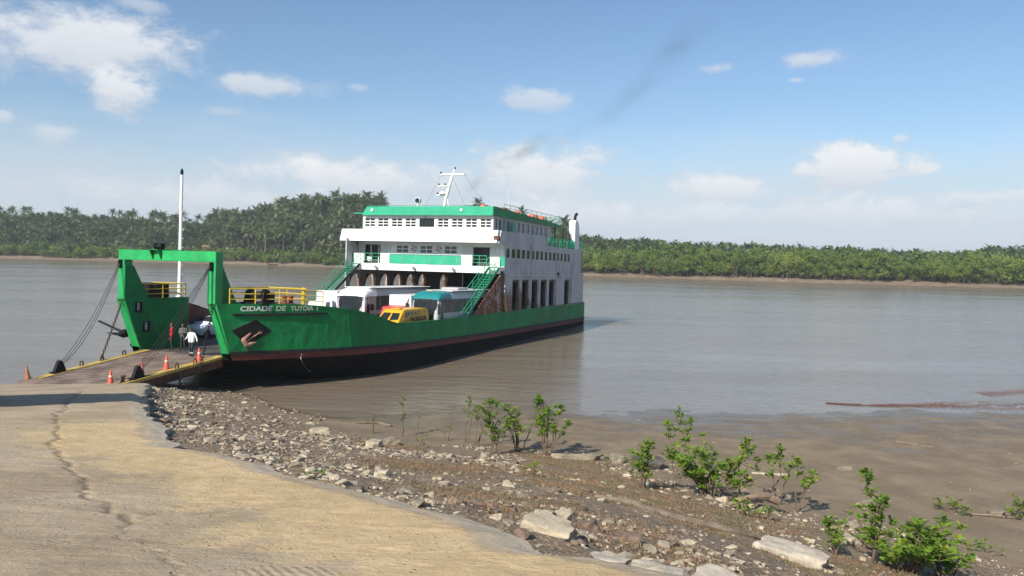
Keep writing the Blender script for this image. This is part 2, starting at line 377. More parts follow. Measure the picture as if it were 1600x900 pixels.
for side in (1, -1):
    def zone(name, top, bot, mat, n=5, off=0.):
        m = S(); m.grid([[hp(u, top(u) + (bot(u) - top(u)) * i / n, side, off) for u in STN] for i in range(n + 1)])
        return m.build(name, mat, ferry, True)
    plating = zone('hull_plating', sheer, lambda u: strake(u) + .08, 'hull_green', 10)
    zone('boot_band', lambda u: strake(u) - .08, lambda u: strake(u) - .40, 'boot_red', 3)
    zone('lower_hull', lambda u: strake(u) - .40, lambda u: -2.2, 'hull_black', 8)
    m = S(); rows = []
    for dz, off in ((.09, 0), (.08, .07), (-.08, .07), (-.09, 0)): rows.append([hp(u, strake(u) + dz, side, off) for u in STN])
    m.grid(rows); m.build('rubbing_strake', 'strake_black', ferry)
    # bulwark: cap and inner lining, aft of the raised bow wing
    ST2 = [u for u in STN if u > -1]
    m = S(); m.grid([[hp(u, sheer(u), side, o) for u in ST2] for o in (.03, -.16)]); m.grid([[(p[0], p[1], p[2] - .06) for p in (hp(u, sheer(u), side, o) for u in ST2)] for o in (.03, -.16)])
    m.grid([[hp(u, sheer(u), side, .03) for u in ST2], [(p[0], p[1], p[2] - .06) for p in (hp(u, sheer(u), side, .03) for u in ST2)]]); m.build('bulwark_cap', 'hull_green', ferry)
    m = S(); m.grid([[hp(u, z0(u), side, -.13) for u in ST2] for z0 in (lambda u: sheer(u) - .03, lambda u: .85)]); m.build('bulwark_lining', 'maroon', ferry)
    # bow wing: inner panel, stem plate, deck, after bulkhead
    m = S(); zs = [.86, 1.3, 1.9, 2.5, 3.1, 3.76]
    m.prism([(hp(-5.5, .86, 1)[0], .86), (-.9, .86), (-.9, 3.76), (-3.88, 3.76), (-4.93, 5.55), (-5.5, 5.55), (-5.5, 3.76), (hp(-5.5, 2.5, 1)[0], 2.5)], 'y', side * 2.80, side * 2.86)
    wing = m.build('wing_panel', 'hull_green', ferry)
    m = S(); zr = [3.76, 3.0, 2.2, 1.5, strake(-5.5) - .05]
    m.grid([[hp(-5.5, z, side, o) for z in zr] for o in (0, -.25)] + [[(hp(-5.5, z, side)[0] - .0, side * 2.80, z) for z in zr]]); m.build('stem_plate', 'stem_green', ferry)
    m = S(); UD = [u for u in STN if u < .1]
    m.grid([[(u, side * 2.86, 3.70) for u in UD], [(u, side * (hb(u) - .02), min(3.70, sheer(u) - .04)) for u in UD]]); m.build('wing_deck', 'deck_brown', ferry)
    m = S(); m.prism([(side * 2.86, .86), (side * 2.86, 3.68)] + [(side * (hbz(-.98, z) - .07), z) for z in (3.6, 2.6, 1.7, .86)], 'x', -.98, -.90); m.build('wing_bulkhead', 'hull_green', ferry)
    # gantry post
    m = S(); m.rbox(-5.5, -4.95, side * 2.87, side * 3.31, 3.72, 5.85, .02); post = m.build('gantry_post', 'stem_green', ferry)
    m = S(); m.prism([(-4.95, 5.6), (-4.95, 3.72), (-3.9, 3.72)], 'y', side * 3.25, side * 3.31); m.build('gusset', 'hull_green', post)
    m = S(); m.lathe([(.05, -.04), (.11, -.04), (.07, 0), (.11, .04), (.05, .04)], (-5.58, side * 3.09, 5.72), 'y', 12); m.box(-5.62, -5.5, side * 3.01, side * 3.035, 5.40, 5.85); m.box(-5.62, -5.5, side * 3.145, side * 3.17, 5.40, 5.85); m.build('sheave', 'machine_black', post)
    m = S(); m.tube([(-5.52, side * 3.0, 3.75), (-5.5, side * 3.05, 3.55), (-5.40, side * 3.15, 3.45)], .035, 6); m.build('eye_plate', 'rusty', post)
# wide raked bow below the car deck
m = S(); zr = [.86, .75, .4, 0, -.6, -1.4, -2.2]
m.grid([[(hp(-5.5, z, 1)[0], t * hp(-5.5, z, 1)[1], z) for z in zr] for t in (-1, -.5, 0, .5, 1)]); m.build('bow_transom', 'hull_black', ferry)
m = S(); m.box(47.98, 48.05, -7.2, 7.2, -2.2, 2.5); m.build('stern_plate', 'hull_green', ferry)
m = S(); UD = [-4.3] + [u for u in STN if u > -4.2]; m.grid([[(u, -min(2.85 if u < -.9 else 99, hbz(u, .88) - .12), .88) for u in UD], [(u, min(2.85 if u < -.9 else 99, hbz(u, .88) - .12), .88) for u in UD]]); m.build('car_deck', 'car_deck', ferry)

# gantry beam with its hoist
m = S(); m.rbox(-5.5, -4.95, -3.31, 3.31, 5.853, 6.40, .02); beam = m.build('gantry_beam', 'stem_green', ferry)
m = S()
for v in (-.86, -.30): m.prism([(-5.5, 6.44), (-5.78, 6.44), (-5.52, 5.92), (-5.5, 5.92)], 'y', v - .03, v + .03)
m.box(-5.8, -4.9, -.9, -.26, 6.403, 6.45); m.build('hoist_bracket', 'hull_green', beam)
m = S(); m.lathe([(.06, -.86), (.16, -.86), (.16, -.80), (.10, -.80), (.10, -.42), (.16, -.42), (.16, -.36), (.06, -.36)], (-5.35, 0, 6.62), 'y', 12); m.rbox(-5.3, -5.0, -.85, -.55, 6.46, 6.78, .03); m.build('hoist_drum', 'machine_black', beam)
m = S(); m.box(-5.2, -5.0, .2, .75, 6.403, 6.46); m.build('hatch_lid', 'hull_green', beam)

# lettering wraps round the flare of the bow
_al = np.concatenate([[0], np.cumsum(np.hypot(np.diff(_uu), np.diff(_vs)))])
def text_mesh(txt, size=1.):
    cu = bpy.data.curves.new('t', 'FONT'); cu.body = txt; cu.size = size; cu.offset = .028; cu.extrude = 0
    o = bpy.data.objects.new('t', cu); COL.objects.link(o); dg = bpy.context.evaluated_depsgraph_get(); dg.update()
    me = o.evaluated_get(dg).to_mesh(); V = np.array([v.co[:] for v in me.vertices]); F = [tuple(p.vertices) for p in me.polygons]
    bpy.data.objects.remove(o); bpy.data.curves.remove(cu); return V, F
def ship_text(txt, u0, u1, z0, z1, mat, name='ship_name'):
    V, F = text_mesh(txt); mn, mx = V.min(0), V.max(0)
    a0 = np.interp(u0, _uu, _al); a1 = np.interp(u1, _uu, _al); out = []
    for x, y, _ in V:
        a = a0 + (x - mn[0]) / (mx[0] - mn[0]) * (a1 - a0); z = z0 + (y - mn[1]) / (mx[1] - mn[1]) * (z1 - z0)
        out.append(hp(float(np.interp(a, _al, _uu)) - (3.76 - z) * .36 * .8, z, 1, .02))
    m = S(); m.add(out, F); return m.build(name, mat, plating_port)
plating_port = [o for o in ferry.children if o.name.startswith('hull_plating')][0]
ship_text('CIDADE', -4.44, -2.92, 3.36, 3.63, 'letter_white')
ship_text('DE', -2.72, -2.22, 3.36, 3.63, 'letter_worn')
ship_text('TUTÓIA', -1.96, -.66, 3.345, 3.68, 'letter_worn')
ship_text('I', -.46, -.38, 3.35, 3.60, 'letter_worn')
# welded plate seams down the hull side
for side in (1, -1):
    par = [o for o in ferry.children if o.name.startswith('hull_plating')][0 if side > 0 else 1]
    for uu in (1.5, 4.2, 6.9, 9.6, 12.3, 15.0, 17.7, 20.4, 23.1, 25.8, 28.5, 31.2, 33.9, 36.6, 39.3, 42.0, 44.7):
        zz = np.linspace(sheer(uu) - .07, strake(uu) + .1, 6); m = S(); m.grid([[hp(uu + d, z, side, o) for z in zz] for d, o in ((-.03, .0), (-.012, .014), (.012, .014), (.03, .0))]); m.build('weld_seam', 'hull_green', par)
# bar under the name, black anchor pad
m = S(); ub = np.linspace(-5.0, .15, 26)
m.grid([[hp(u, 3.17 + dz * min(1, 6 * min(u + 5.0, .15 - u) + .15), 1, of * min(1, 6 * min(u + 5.0, .15 - u) + .02)) for u in ub] for dz, of in ((.07, 0), (.06, .09), (-.05, .09), (-.07, 0))]); m.build('name_fender_bar', 'strake_black', plating_port)
def padpt(a, b, off=.03):
    c = [(-4.62, 2.36), (-3.62, 2.93), (-2.72, 2.28), (-3.78, 1.52)]   # left, top, right, bottom corner (u, z)
    u = (1 - a) * ((1 - b) * c[0][0] + b * c[1][0]) + a * ((1 - b) * c[3][0] + b * c[2][0]); z = (1 - a) * ((1 - b) * c[0][1] + b * c[1][1]) + a * ((1 - b) * c[3][1] + b * c[2][1])
    ss = (3.76 - z) * .40; return hp(u - ss * max(0, 1 - (u - ss * .9 + 5.5) / 16), z, 1, off)
m = S(); g = np.linspace(0.03, .97, 9); m.grid([[padpt(a, b) for b in g] for a in g]); edge = [padpt(a, g[0], .0) for a in g]
m.grid([[padpt(a, 0.0, .0) for a in g], [padpt(a, g[0]) for a in g]]); m.grid([[padpt(a, 1.0, .0) for a in g], [padpt(a, g[-1]) for a in g]]); m.grid([[padpt(0., b, .0) for b in g], [padpt(g[0], b) for b in g]]); m.grid([[padpt(1., b, .0) for b in g], [padpt(g[-1], b) for b in g]])
m.build('anchor_pad', 'machine_black', plating_port)
m = S(); ph = [hp(u - .9, z, 1, .03) for u, z in ((-3.75, 1.5), (-3.74, 1.25))]; m.tube(ph, .05, 5); m.build('hawse_stain', 'rusty', plating_port)

# bow railings -------------------------------------------------------------------
_postcache = {}
def railing(path, h, rails, mat, r=.03, posts=None, name='railing', gap=1.2, rr=None):
    """top and mid rails as one part with each post a sub-part"""
    path = [np.array(p, float) for p in path]; m = S()
    for k in range(rails): z = h * (1 - k / rails); m.tube([p + (0, 0, z) for p in path], r if k == 0 else r * .75, 6)
    rail = m.build(name, mat, ferry)
    key = (round(h, 2), mat, r)
    if key not in _postcache: _postcache[key] = S().tube([(0, 0, 0), (0, 0, h)], r, 6).mesh('post', mat)
    seg = [0] + list(np.cumsum([np.linalg.norm(b - a) for a, b in zip(path, path[1:])])); L = seg[-1]
    n = max(2, int(round(L / gap)) + 1) if posts is None else posts
    for i in range(n):
        d = L * i / (n - 1); p = [np.interp(d, seg, [q[j] for q in path]) for j in range(3)]
        inst('post', _postcache[key], rail, loc=(p[0], -p[1], p[2]))
    return rail
for side in (1, -1):
    us = np.linspace(-4.85, .0, 9)
    railing([(u, side * (hb(u) - .12), min(3.70, sheer(u) - .04)) for u in us], .84, 3, 'rail_yellow', .035, 5)
    railing([(-4.4, side * 2.98, 3.70), (-1.0, side * 2.98, 3.70)], .84, 3, 'rail_yellow', .035, 3)
    railing([(-.98, side * 2.98, 3.70), (-.98, side * (hb(-1) - .15), 3.70)], .84, 3, 'rail_yellow', .03, 3)
    if side < 0: m = S(); m.box(-5.05, -4.87, side * 3.5, side * 3.68, 3.72, 4.62); m.build('yellow_stanchion', 'rail_yellow', ferry)
    # winch: bed, drum, side frames, gearbox, pipe
    wu, wv = (-3.1, 4.0 * side)
    m = S(); m.rbox(wu - .5, wu + .55, wv - .75 * side, wv + .75 * side, 3.702, 3.80, .02); m.prism([(wu - .4, 3.8), (wu + .45, 3.8), (wu + .2, 4.42), (wu - .2, 4.42)], 'y', wv - .62 * side, wv - .52 * side)
    m.prism([(wu - .4, 3.8), (wu + .45, 3.8), (wu + .2, 4.42), (wu - .2, 4.42)], 'y', wv + .52 * side, wv + .62 * side)
    wi = m.build('winch', 'machine_black', ferry)
    m = S(); m.lathe([(.1, -.5), (.36, -.5), (.36, -.44), (.22, -.42), (.22, .42), (.36, .44), (.36, .5), (.1, .5)], (wu, wv, 4.16), 'y', 14); m.build('winch_drum', 'machine_black', wi)
    m = S(); m.rbox(wu + .12, wu + .55, wv + .2 * side, wv + .72 * side, 3.82, 4.34, .05); m.lathe([(.05, 4.3), (.08, 4.34), (.08, 4.42), (.04, 4.46)], (wu + .3, wv + .4 * side, 0), 'z', 8); m.build('winch_motor', 'machine_black', wi)
    for du in (0, .55):
        m = S(); bu, bv = -1.55 + du, 4.55 * side; m.lathe([(.15, 3.70), (.15, 3.74), (.12, 3.76), (.12, 4.02), (.16, 4.05), (.16, 4.11), (.1, 4.13)], (bu, bv, 0), 'z', 12); m.build('bollard', 'bollard_red', ferry)
m = S(); m.rbox(-2.6, -1.6, -4.9, -3.6, 3.702, 4.55, .05); m.build('deck_locker', 'machine_black', ferry)
m = S(); m.tube([(-.75, 5.2, 3.66), (-.75, 5.2, 4.6)], .09, 8); m.build('yellow_stanchion', 'rail_yellow', ferry)

# bow mast with climbing steps
m = S(); m.tube([(.1, -4.5, 3.66), (.1, -4.5, 11.1)], [.13, .085], 10); m.rbox(-.06, .26, -4.66, -4.34, 3.66, 3.74, .01)
mast1 = m.build('bow_mast', 'white', ferry, True)
st = S(); st.tube([(0, .0, -.14), (0, .19, -.14), (0, .0, .20)], .016, 5)
stm = st.mesh('mast_step', 'white')
for i in range(24): inst('mast_step', stm, mast1, loc=(.1, 4.5 - (.10 if i % 2 else -.10), 4.4 + i * .27), rot=(0, 0, math.pi if i % 2 == 0 else 0))
m = S(); m.lathe([(.05, 11.1), (.09, 11.12), (.09, 11.36), (.05, 11.42), (.02, 11.5)], (.1, -4.5, 0), 'z', 8); m.build('mast_lamp', 'machine_black', mast1)

# loading ramp ---------------------------------------------------------------------
HU, HZ = -4.15, .90; TU = -10.9
def rz(u, v): t = (HU - u) / (HU - TU); return HZ - t * (.76 - .07 * v / 2.75)
ru = np.linspace(HU, TU, 22); m = S()
m.grid([[(u, v, rz(u, v)) for u in ru] for v in np.linspace(-2.62, 2.62, 12)]); m.grid([[(u, v, rz(u, v) - .12) for u in ru] for v in (-2.62, 2.62)])
ramp = m.build('loading_ramp', 'ramp_deck', ferry)
for s_ in (1, -1):
    m = S(); a, b = s_ * 2.28, s_ * 2.80
    m.grid([[(u, v, rz(u, v) + dz) for u in ru] for v, dz in ((a, .005), (a, .035), (b, .035), (b, -.10))]); m.build('edge_strip', 'ramp_yellow', ramp)
    m = S(); m.grid([[(u, s_ * 2.70, rz(u, s_ * 2.7) - .02) for u in ru], [(u, s_ * 2.70, rz(u, s_ * 2.7) - .13 - .42 * min(1, max(0, (u - TU - .6) / 1.8))) for u in ru], [(u, s_ * 2.2, rz(u, s_ * 2.7) - .13 - .42 * min(1, max(0, (u - TU - .6) / 1.8))) for u in ru]]); m.build('side_girder', 'rusty', ramp)
    for uu in (-9.55,):
        m = S(); m.prism([(uu - .34, 0), (uu + .34, 0), (uu + .24, .28), (uu + .10, .55), (uu, .60), (uu - .10, .55), (uu - .20, .3)], 'y', s_ * 2.44, s_ * 2.62); m.tube([(uu, s_ * 2.40, .42), (uu, s_ * 2.66, .42)], .06, 8); m.box(uu - .42, uu + .42, s_ * 2.36, s_ * 2.70, -.01, .05)
        for i in range(len(m.v)): x, y, z = m.v[i]; m.v[i] = (x, y, z + rz(uu, s_ * 2.5) + .03)
        m.build('cable_lug', 'machine_black', ramp)
    for uu in (-8.2, -7.0, -5.6) if s_ < 0 else (-7.3, -6.1):
        m = S(); z0 = rz(uu, s_ * 2.66) + .03; m.tube([(uu - .09, s_ * 2.66, z0), (uu - .09, s_ * 2.66, z0 + .17), (uu - .05, s_ * 2.66, z0 + .24), (uu + .05, s_ * 2.66, z0 + .24), (uu + .09, s_ * 2.66, z0 + .17), (uu + .09, s_ * 2.66, z0)], .035, 6); m.build('tie_ring', 'rusty', ramp)
m = S(); uu = -10.35; z0 = rz(uu, 2.4); m.lathe([(.12, z0 + .03), (.12, z0 + .06), (.08, z0 + .08), (.07, z0 + .26), (.12, z0 + .29), (.12, z0 + .34)], (uu, 2.5, 0), 'z', 10); m.build('ramp_bollard', 'rusty', ramp)
m = S(); m.prism([(TU - .02, rz(TU, 0) + .03), (TU - .75, rz(TU, 0) - .10), (TU - .75, rz(TU, 0) - .14), (TU - .02, rz(TU, 0) - .16)], 'y', -2.8, 2.8); m.build('toe_flap', 'ramp_deck', ramp)
for i in range(16):                                             # cleats welded across the ramp deck
    uu = TU + .35 + i * .4; m = S(); m.grid([[(uu, v, rz(uu, v) + .002) for v in (-2.2, 0, 2.2)], [(uu + .02, v, rz(uu, v) + .02) for v in (-2.2, 0, 2.2)], [(uu + .05, v, rz(uu, v) + .002) for v in (-2.2, 0, 2.2)]]); m.build('cleat_bar', 'ramp_deck', ramp)

# ---------------------------------------------------------------- superstructure
def wall(name, mat, u0, u1, z0, z1, v0, v1, holes, parent=ferry, along='u', cut=None):
    """flat wall of thickness v0..v1 with rectangular openings (a0, a1, z0, z1); along 'u' or 'v' """
    m = S(); xs = sorted({u0, u1, *[a for h_ in holes for a in h_[:2]]}); ys = sorted({z0, z1, *[a for h_ in holes for a in h_[2:4]]})
    xs = [x for x in xs if u0 <= x <= u1]; ys = [y for y in ys if z0 <= y <= z1]
    def solid(i, j):
        if i < 0 or j < 0 or i >= len(xs) - 1 or j >= len(ys) - 1: return False
        cx, cz = (xs[i] + xs[i + 1]) / 2, (ys[j] + ys[j + 1]) / 2
        return not any(a < cx < b and c < cz < d for a, b, c, d in holes)
    P = (lambda a, b, z: (a, b, z)) if along == 'u' else (lambda a, b, z: (b, a, z))
    for i in range(len(xs) - 1):
        for j in range(len(ys) - 1):
            if not solid(i, j): continue
            a, b, c, d = xs[i], xs[i + 1], ys[j], ys[j + 1]
            for t in (v0, v1): m.add([P(a, t, c), P(b, t, c), P(b, t, d), P(a, t, d)], [(0, 1, 2, 3)])
            for (di, dj), q in (((-1, 0), ((a, c), (a, d))), ((1, 0), ((b, c), (b, d))), ((0, -1), ((a, c), (b, c))), ((0, 1), ((a, d), (b, d)))):
                if not solid(i + di, j + dj): (p1, q1), (p2, q2) = q; m.add([P(p1, v0, q1), P(p2, v0, q2), P(p2, v1, q2), P(p1, v1, q1)], [(0, 1, 2, 3)])
    return m.build(name, mat, parent)
LOWWIN = [(24.19, 25.03), (25.41, 26.35), (26.61, 27.58), (27.86, 28.78), (29.12, 30.02), (30.36, 31.22), (31.58, 32.43), (32.8, 33.62), (34.04, 34.9), (35.28, 36.14), (36.5, 37.36), (37.68, 38.5), (38.9, 39.72), (40.12, 40.98), (41.36, 42.1)]
OPEN = [(25.79, 27.56), (28.13, 29.96), (30.65, 32.45), (33.1, 34.92), (35.57, 37.4), (40.45, 42.26)]
for side in (1, -1):
    v1, v0 = side * 7.2, side * 7.08
    holes = [(a, b, 2.42, 5.06) for a, b in OPEN] + [(a, b, 6.86, 7.76) for a, b in LOWWIN] + [(37.95, 38.8, 5.30, 5.78)]
    if side < 0: holes = [(a, b, 6.86, 7.76) for a, b in LOWWIN]  + [(a, b, 2.42, 3.86) for a, b in OPEN]
    aft = 46.2
    if side > 0: sw = wall('side_wall', 'shaded_side_white', 24.2, aft, 2.36, 8.28, v0, v1, holes)
    else:
        # far side seen from within: openings with one curved after corner, as arches
        hs = []
        A = [(22.6, 23.97), (25.19, 26.55), (27.79, 29.0), (30.3, 31.53), (32.86, 34.04), (35.42, 36.52), (40.37, 41.54)]
        hs = [(a, b, 2.4, 5.16) for a, b in A]
        sw = wall('side_wall', 'shaded_side_white', 22.0, aft, 2.36, 8.28, v0, v1, [h_ for h_ in holes if h_[2] > 6] + hs)
        for a, b in A:
            m = S(); n = 7; arc = [(a + (b - a) * .85 * (1 - math.cos(math.pi / 2 * k / n)), 5.157 - 1.25 * (1 - math.sin(math.pi / 2 * k / n))) for k in range(n + 1)]
            m.prism([(a + .003, 5.157)] + arc[::1], 'y', -7.10, -7.18); m.build('opening_bracket', 'rust_white', sw)
            m = S(); m.box(b, b + .10, -7.3, -6.75, 2.4, 5.16); m.build('frame_web', 'rust_white', sw)
    for a, b in LOWWIN:
        m = S(); vv = side * 7.13; m.box(a - .0, b + .0, vv - .012, vv + .012, 6.86, 7.76); win = m.build('window', 'glass', sw)
        m = S(); fr = .05
        for q in ((a, a + fr, 6.86, 7.76), (b - fr, b, 6.86, 7.76)): m.box(q[0], q[1], vv + side * .014, vv + side * .045, q[2], q[3])
        for q in ((a + fr, b - fr, 6.86, 6.86 + fr), (a + fr, b - fr, 7.71, 7.76)): m.box(q[0], q[1], vv + side * .014, vv + side * .045, q[2], q[3])
        m.build('window_frame', 'panel_grey', win)
    # curved front edge of the side wall, deck to balcony
    n = 10; arc = [(24.2 - .02 - (1 - math.sin(math.pi / 2 * k / n)) * 0 - 1.15 * (1 - math.cos(math.pi / 2 * k / n)), 6.9 + 1.17 * math.sin(math.pi / 2 * k / n)) for k in range(n + 1)]
    m = S(); m.prism([(24.198, 5.56), (23.9, 5.56), (23.9, 6.9)] + [(23.9 - .95 * (1 - math.cos(math.pi / 2 * k / n)), 6.9 + 1.17 * math.sin(math.pi / 2 * k / n)) for k in range(1, n + 1)] + [(24.198, 8.07)], 'y', v0, v1); m.build('curved_wing', 'shaded_side_white', ferry)
    # balcony bulwark along the side, sloping down at its after end
    m = S(); m.prism([(22.5, 8.083), (23.0, 9.12), (33.98, 9.15), (35.0, 8.30), (35.0, 8.283), (24.2, 8.283), (24.2, 8.083)], 'y', side * 7.06, side * 7.2); m.build('balcony_side', 'shaded_side_white', ferry)
    # vertical stiffener seams on the side plating
    if side > 0:
        for k in range(15):
            uu = LOWWIN[k][1] + .16; m = S(); m.box(uu, uu + .045, 7.2, 7.225, 5.15, 6.80); m.build('side_rib', 'shaded_side_white', sw)
        for a, b in OPEN:                                          # inner frame webs seen through the openings
            m = S(); m.box(b - .02, b + .06, 6.86, 7.08, 2.4, 5.06); m.build('frame_web', 'web_brown', sw)
            m = S(); m.box(a, b, 7.02, 7.06, 4.86, 5.06); m.box(a - .01, a + .1, 7.0, 7.06, 2.42, 4.86); m.build('opening_liner', 'web_brown', sw)
for uu, za, zb in ((30.3, 5.2, 8.25), (37.62, 2.4, 8.25), (42.7, 2.4, 6.8)):
    m = S(); m.tube([(uu, 7.25, zb), (uu, 7.25, za)], .04, 6); m.build('drain_pipe', 'shaded_side_white', [o for o in ferry.children if o.name.startswith('side_wall')][0])
m = S(); m.tube([(24.4, 7.24, 5.42), (46.0, 7.24, 5.42)], .03, 5); m.build('cable_conduit', 'panel_grey', [o for o in ferry.children if o.name.startswith('side_wall')][0])
m = S(); m.box(37.97, 38.78, 7.12, 7.15, 5.31, 5.77); m.build('vent_grille', 'machine_black', sw if False else [o for o in ferry.children if o.name.startswith('side_wall')][0])
# rust-eaten panel under the port stair, and the stepped recess beside it
m = S(); m.prism([(17.9, 2.35), (23.25, 2.35), (23.25, 5.5), (23.2, 5.52), (18.2, 2.55)], 'y', 7.09, 7.2); m.build('stair_panel', 'rust_white', ferry)
m = S(); m.box(23.252, 23.9, 7.09, 7.2, 2.35, 5.558); m.build('stair_panel_edge', 'rusty', ferry)
m = S(); m.box(24.25, 25.2, 6.95, 7.05, 2.4, 5.0); m.build('recess_door', 'rusty', ferry)
m = S(); m.tube([(24.25, 7.30, 2.40), (24.05, 7.26, 3.2), (24.0, 7.24, 3.9)], [.10, .12, .06], 6); m.build('leaning_plank', 'ramp_yellow', ferry)

# decks, front fascia, front screens
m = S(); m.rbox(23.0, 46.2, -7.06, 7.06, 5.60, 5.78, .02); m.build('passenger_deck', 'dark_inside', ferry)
m = S(); m.box(22.86, 22.98, -7.4, 7.22, 5.56, 6.14); fas = m.build('deck_fascia', 'white', ferry)
m = S(); m.box(22.98, 23.85, -7.4, 7.22, 5.78, 6.10); m.build('deck_edge', 'white', ferry)
for v in (-4.49, -.73, 3.02):
    m = S(); m.lathe([(.03, 22.86), (.03, 22.74), (.10, 22.70), (.13, 22.58), (.11, 22.55)], (0, v, 5.84), 'x', 10); m.box(22.6, 22.86, v - .2, v - .15, 5.80, 5.86); m.build('floodlight', 'chrome', fas)
def fpanel(a, b, z0, z1, mat, name): m = S(); m.rbox(22.90, 22.95, a, b, z0, z1, .008); return m.build(name, mat, ferry)
fpanel(-6.9, -5.92, 6.143, 7.0, 'white', 'screen_panel'); fpanel(-4.18, -3.29, 6.143, 7.0, 'white', 'screen_panel')
for a, b in ((-3.27, -2.0), (-1.97, -.72), (-.69, .60), (.63, 1.88), (1.91, 3.15), (3.18, 3.62)): fpanel(a, b, 6.16, 6.94, 'emerald', 'screen_panel')
fpanel(3.64, 4.62, 6.143, 7.0, 'white', 'screen_panel'); fpanel(7.15, 7.6, 6.143, 6.96, 'emerald', 'screen_panel'); fpanel(-7.3, -6.95, 6.16, 6.96, 'emerald', 'screen_panel')
railing([(22.93, -5.9, 6.14), (22.93, -4.2, 6.14)], .86, 3, 'stair_green', .03, 3)
railing([(22.93, 4.64, 6.14), (22.93, 5.95, 6.14)], .86, 3, 'stair_green', .03, 3)
m = S(); m.tube([(22.93, -4.2, 7.02), (22.93, 4.64, 7.02)], .025, 6); m.build('screen_rail', 'white', ferry)
# passenger cabin front wall
WF = 23.9
dw = [(-6.45, -4.74, 6.12, 7.86), (4.22, 5.86, 6.12, 7.78)]; ww = [(-3.18, -1.98, 7.14, 7.80), (-.80, .38, 7.14, 7.80), (1.55, 2.74, 7.14, 7.80)]
cab = wall('cabin_front', 'white', -7.07, 7.07, 5.78, 8.08, WF, WF + .10, dw + ww, along='v')
def window_front(a, b, z0, z1, u, nx, nz, parent, pane='pane_grey', frame='white'):
    m = S(); m.box(u + .035, u + .055, a, b, z0, z1); wi = m.build('window', pane, parent)
    m = S(); t = .035
    for i in range(nx + 1): x = a + (b - a) * i / nx; m.box(u + .0, u + .034, max(a, x - t), min(b, x + t), z0, z1)
    for j in range(nz + 1): z = z0 + (z1 - z0) * j / nz; m.box(u - .004, u + .030, a + .002, b - .002, max(z0, z - t), min(z1, z + t))
    m.build('window_frame', frame, wi); return wi
for a, b, c, d in ww: window_front(a, b, c, d, WF + .02, 2, 2, cab)
for a, b, c, d in dw:
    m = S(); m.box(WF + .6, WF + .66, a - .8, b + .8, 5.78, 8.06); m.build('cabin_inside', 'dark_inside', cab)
    for q in (a - .50, a - .98, b + .05, b + .53) if a < 0 else (a - .98, a - .50, b + .03, b + .52):
        if q < -7.0 or q + .45 > 7.05: continue
        m = S(); m.rbox(WF - .035, WF - .002, q, q + .45, 6.95, 7.84, .008); m.build('shutter', 'panel_grey', cab)
    m = S()
    for q in (a, b - .05): m.box(WF - .03, WF + .10, q, q + .05, 6.13, d)
    m.box(WF - .03, WF + .10, a + .05, b - .05, d - .05, d); m.build('door_frame', 'panel_grey', cab)
for v in (-6.0, -5.2): m = S(); m.tube([(WF + .4, v, 5.8), (WF + .4, v, 7.8)], .06, 6); m.build('pillar', 'white', cab)
# balcony (bridge wing) front: outward leaning bulwark
m = S(); m.prism([(22.3, 8.08), (22.62, 9.12), (22.74, 9.12), (22.42, 8.08)], 'y', -7.2 - .75, 7.06); balc = m.build('balcony_front', 'white', ferry)
m = S(); m.prism([(22.3, 8.08), (22.62, 9.12), (23.6, 9.12), (23.6, 8.08)], 'y', -7.95, -8.02); m.build('balcony_end', 'white', ferry)
m = S(); m.box(22.42, 46.2, -7.06, 7.05, 8.083, 8.2); m.build('bridge_deck', 'shaded_side_white', ferry)
m = S(); m.rbox(22.33, 22.62, 6.75, 7.24, 8.32, 8.66, .03); m.build('side_lamp_box', 'rusty', balc)
# bridge house
BF = 23.3
bw = [(-6.1, -5.05), (-4.77, -3.69), (-3.39, -2.31), (-2.03, -.96), (1.14, 2.17), (2.46, 3.51), (3.78, 4.82), (5.12, 6.12)]
bz = (9.38, 10.13)
hb_ = [(a, b, *bz) for a, b in bw] + [(-.64, .81, 9.38, 10.13)]
br = wall('bridge_front', 'white', -6.3, 6.3, 8.2, 10.5, BF, BF + .1, hb_, along='v')
for i, (a, b) in enumerate(bw): window_front(a, b, *bz, BF + .02, 2, 3, br, 'glass')
m = S(); m.box(BF + .05, BF + .08, -.64, .81, 9.38, 10.13); m.build('window', 'glass', br)
m = S(); m.tube([(BF - .03, 0, 10.12), (BF - .06, -.05, 10.3)], .025, 5); m.build('wiper_motor', 'machine_black', br)
UPW = [(23.68, 24.18), (24.48, 25.03), (26.21, 27.0), (28.78, 29.48), (29.94, 30.65), (31.18, 31.89), (32.39, 33.12), (33.61, 34.34), (34.82, 35.57), (36.05, 36.9)]
for side in (1, -1):
    bs = wall('bridge_side', 'shaded_side_white', 23.402, 38.3, 8.2, 10.5, side * 6.2, side * 6.3, [(a, b, 9.05 if i == 2 else 9.30, 10.14) for i, (a, b) in enumerate(UPW)])
    for i, (a, b) in enumerate(UPW):
        m = S(); m.box(a, b, side * 6.23, side * 6.25, 9.05 if i == 2 else 9.30, 10.14); m.build('window', 'glass', bs)
    for uu, zz in ((39.8, 10.4), (42.6, 10.4)): m = S(); m.tube([(uu, side * 6.2, 8.2), (uu, side * 6.2, 10.42)], .06, 6); m.tube([(uu, side * 6.2, 10.1), (uu + .5, side * 6.2, 10.42)], .04, 5); m.build('awning_post', 'dark_inside', ferry)
m = S(); m.box(38.3, 38.4, -6.3, 6.3, 8.2, 10.5); m.build('bridge_back', 'shaded_side_white', ferry)
m = S(); m.box(22.95, 43.2, -7.0, 6.42, 10.50, 10.58); roof = m.build('bridge_roof', 'emerald', ferry)
m = S(); m.prism([(-6.15, 10.36), (6.42, 10.36), (6.42, 11.12), (-5.65, 11.12)], 'x', 22.86, 22.945); rf = m.build('roof_fascia', 'emerald', ferry)
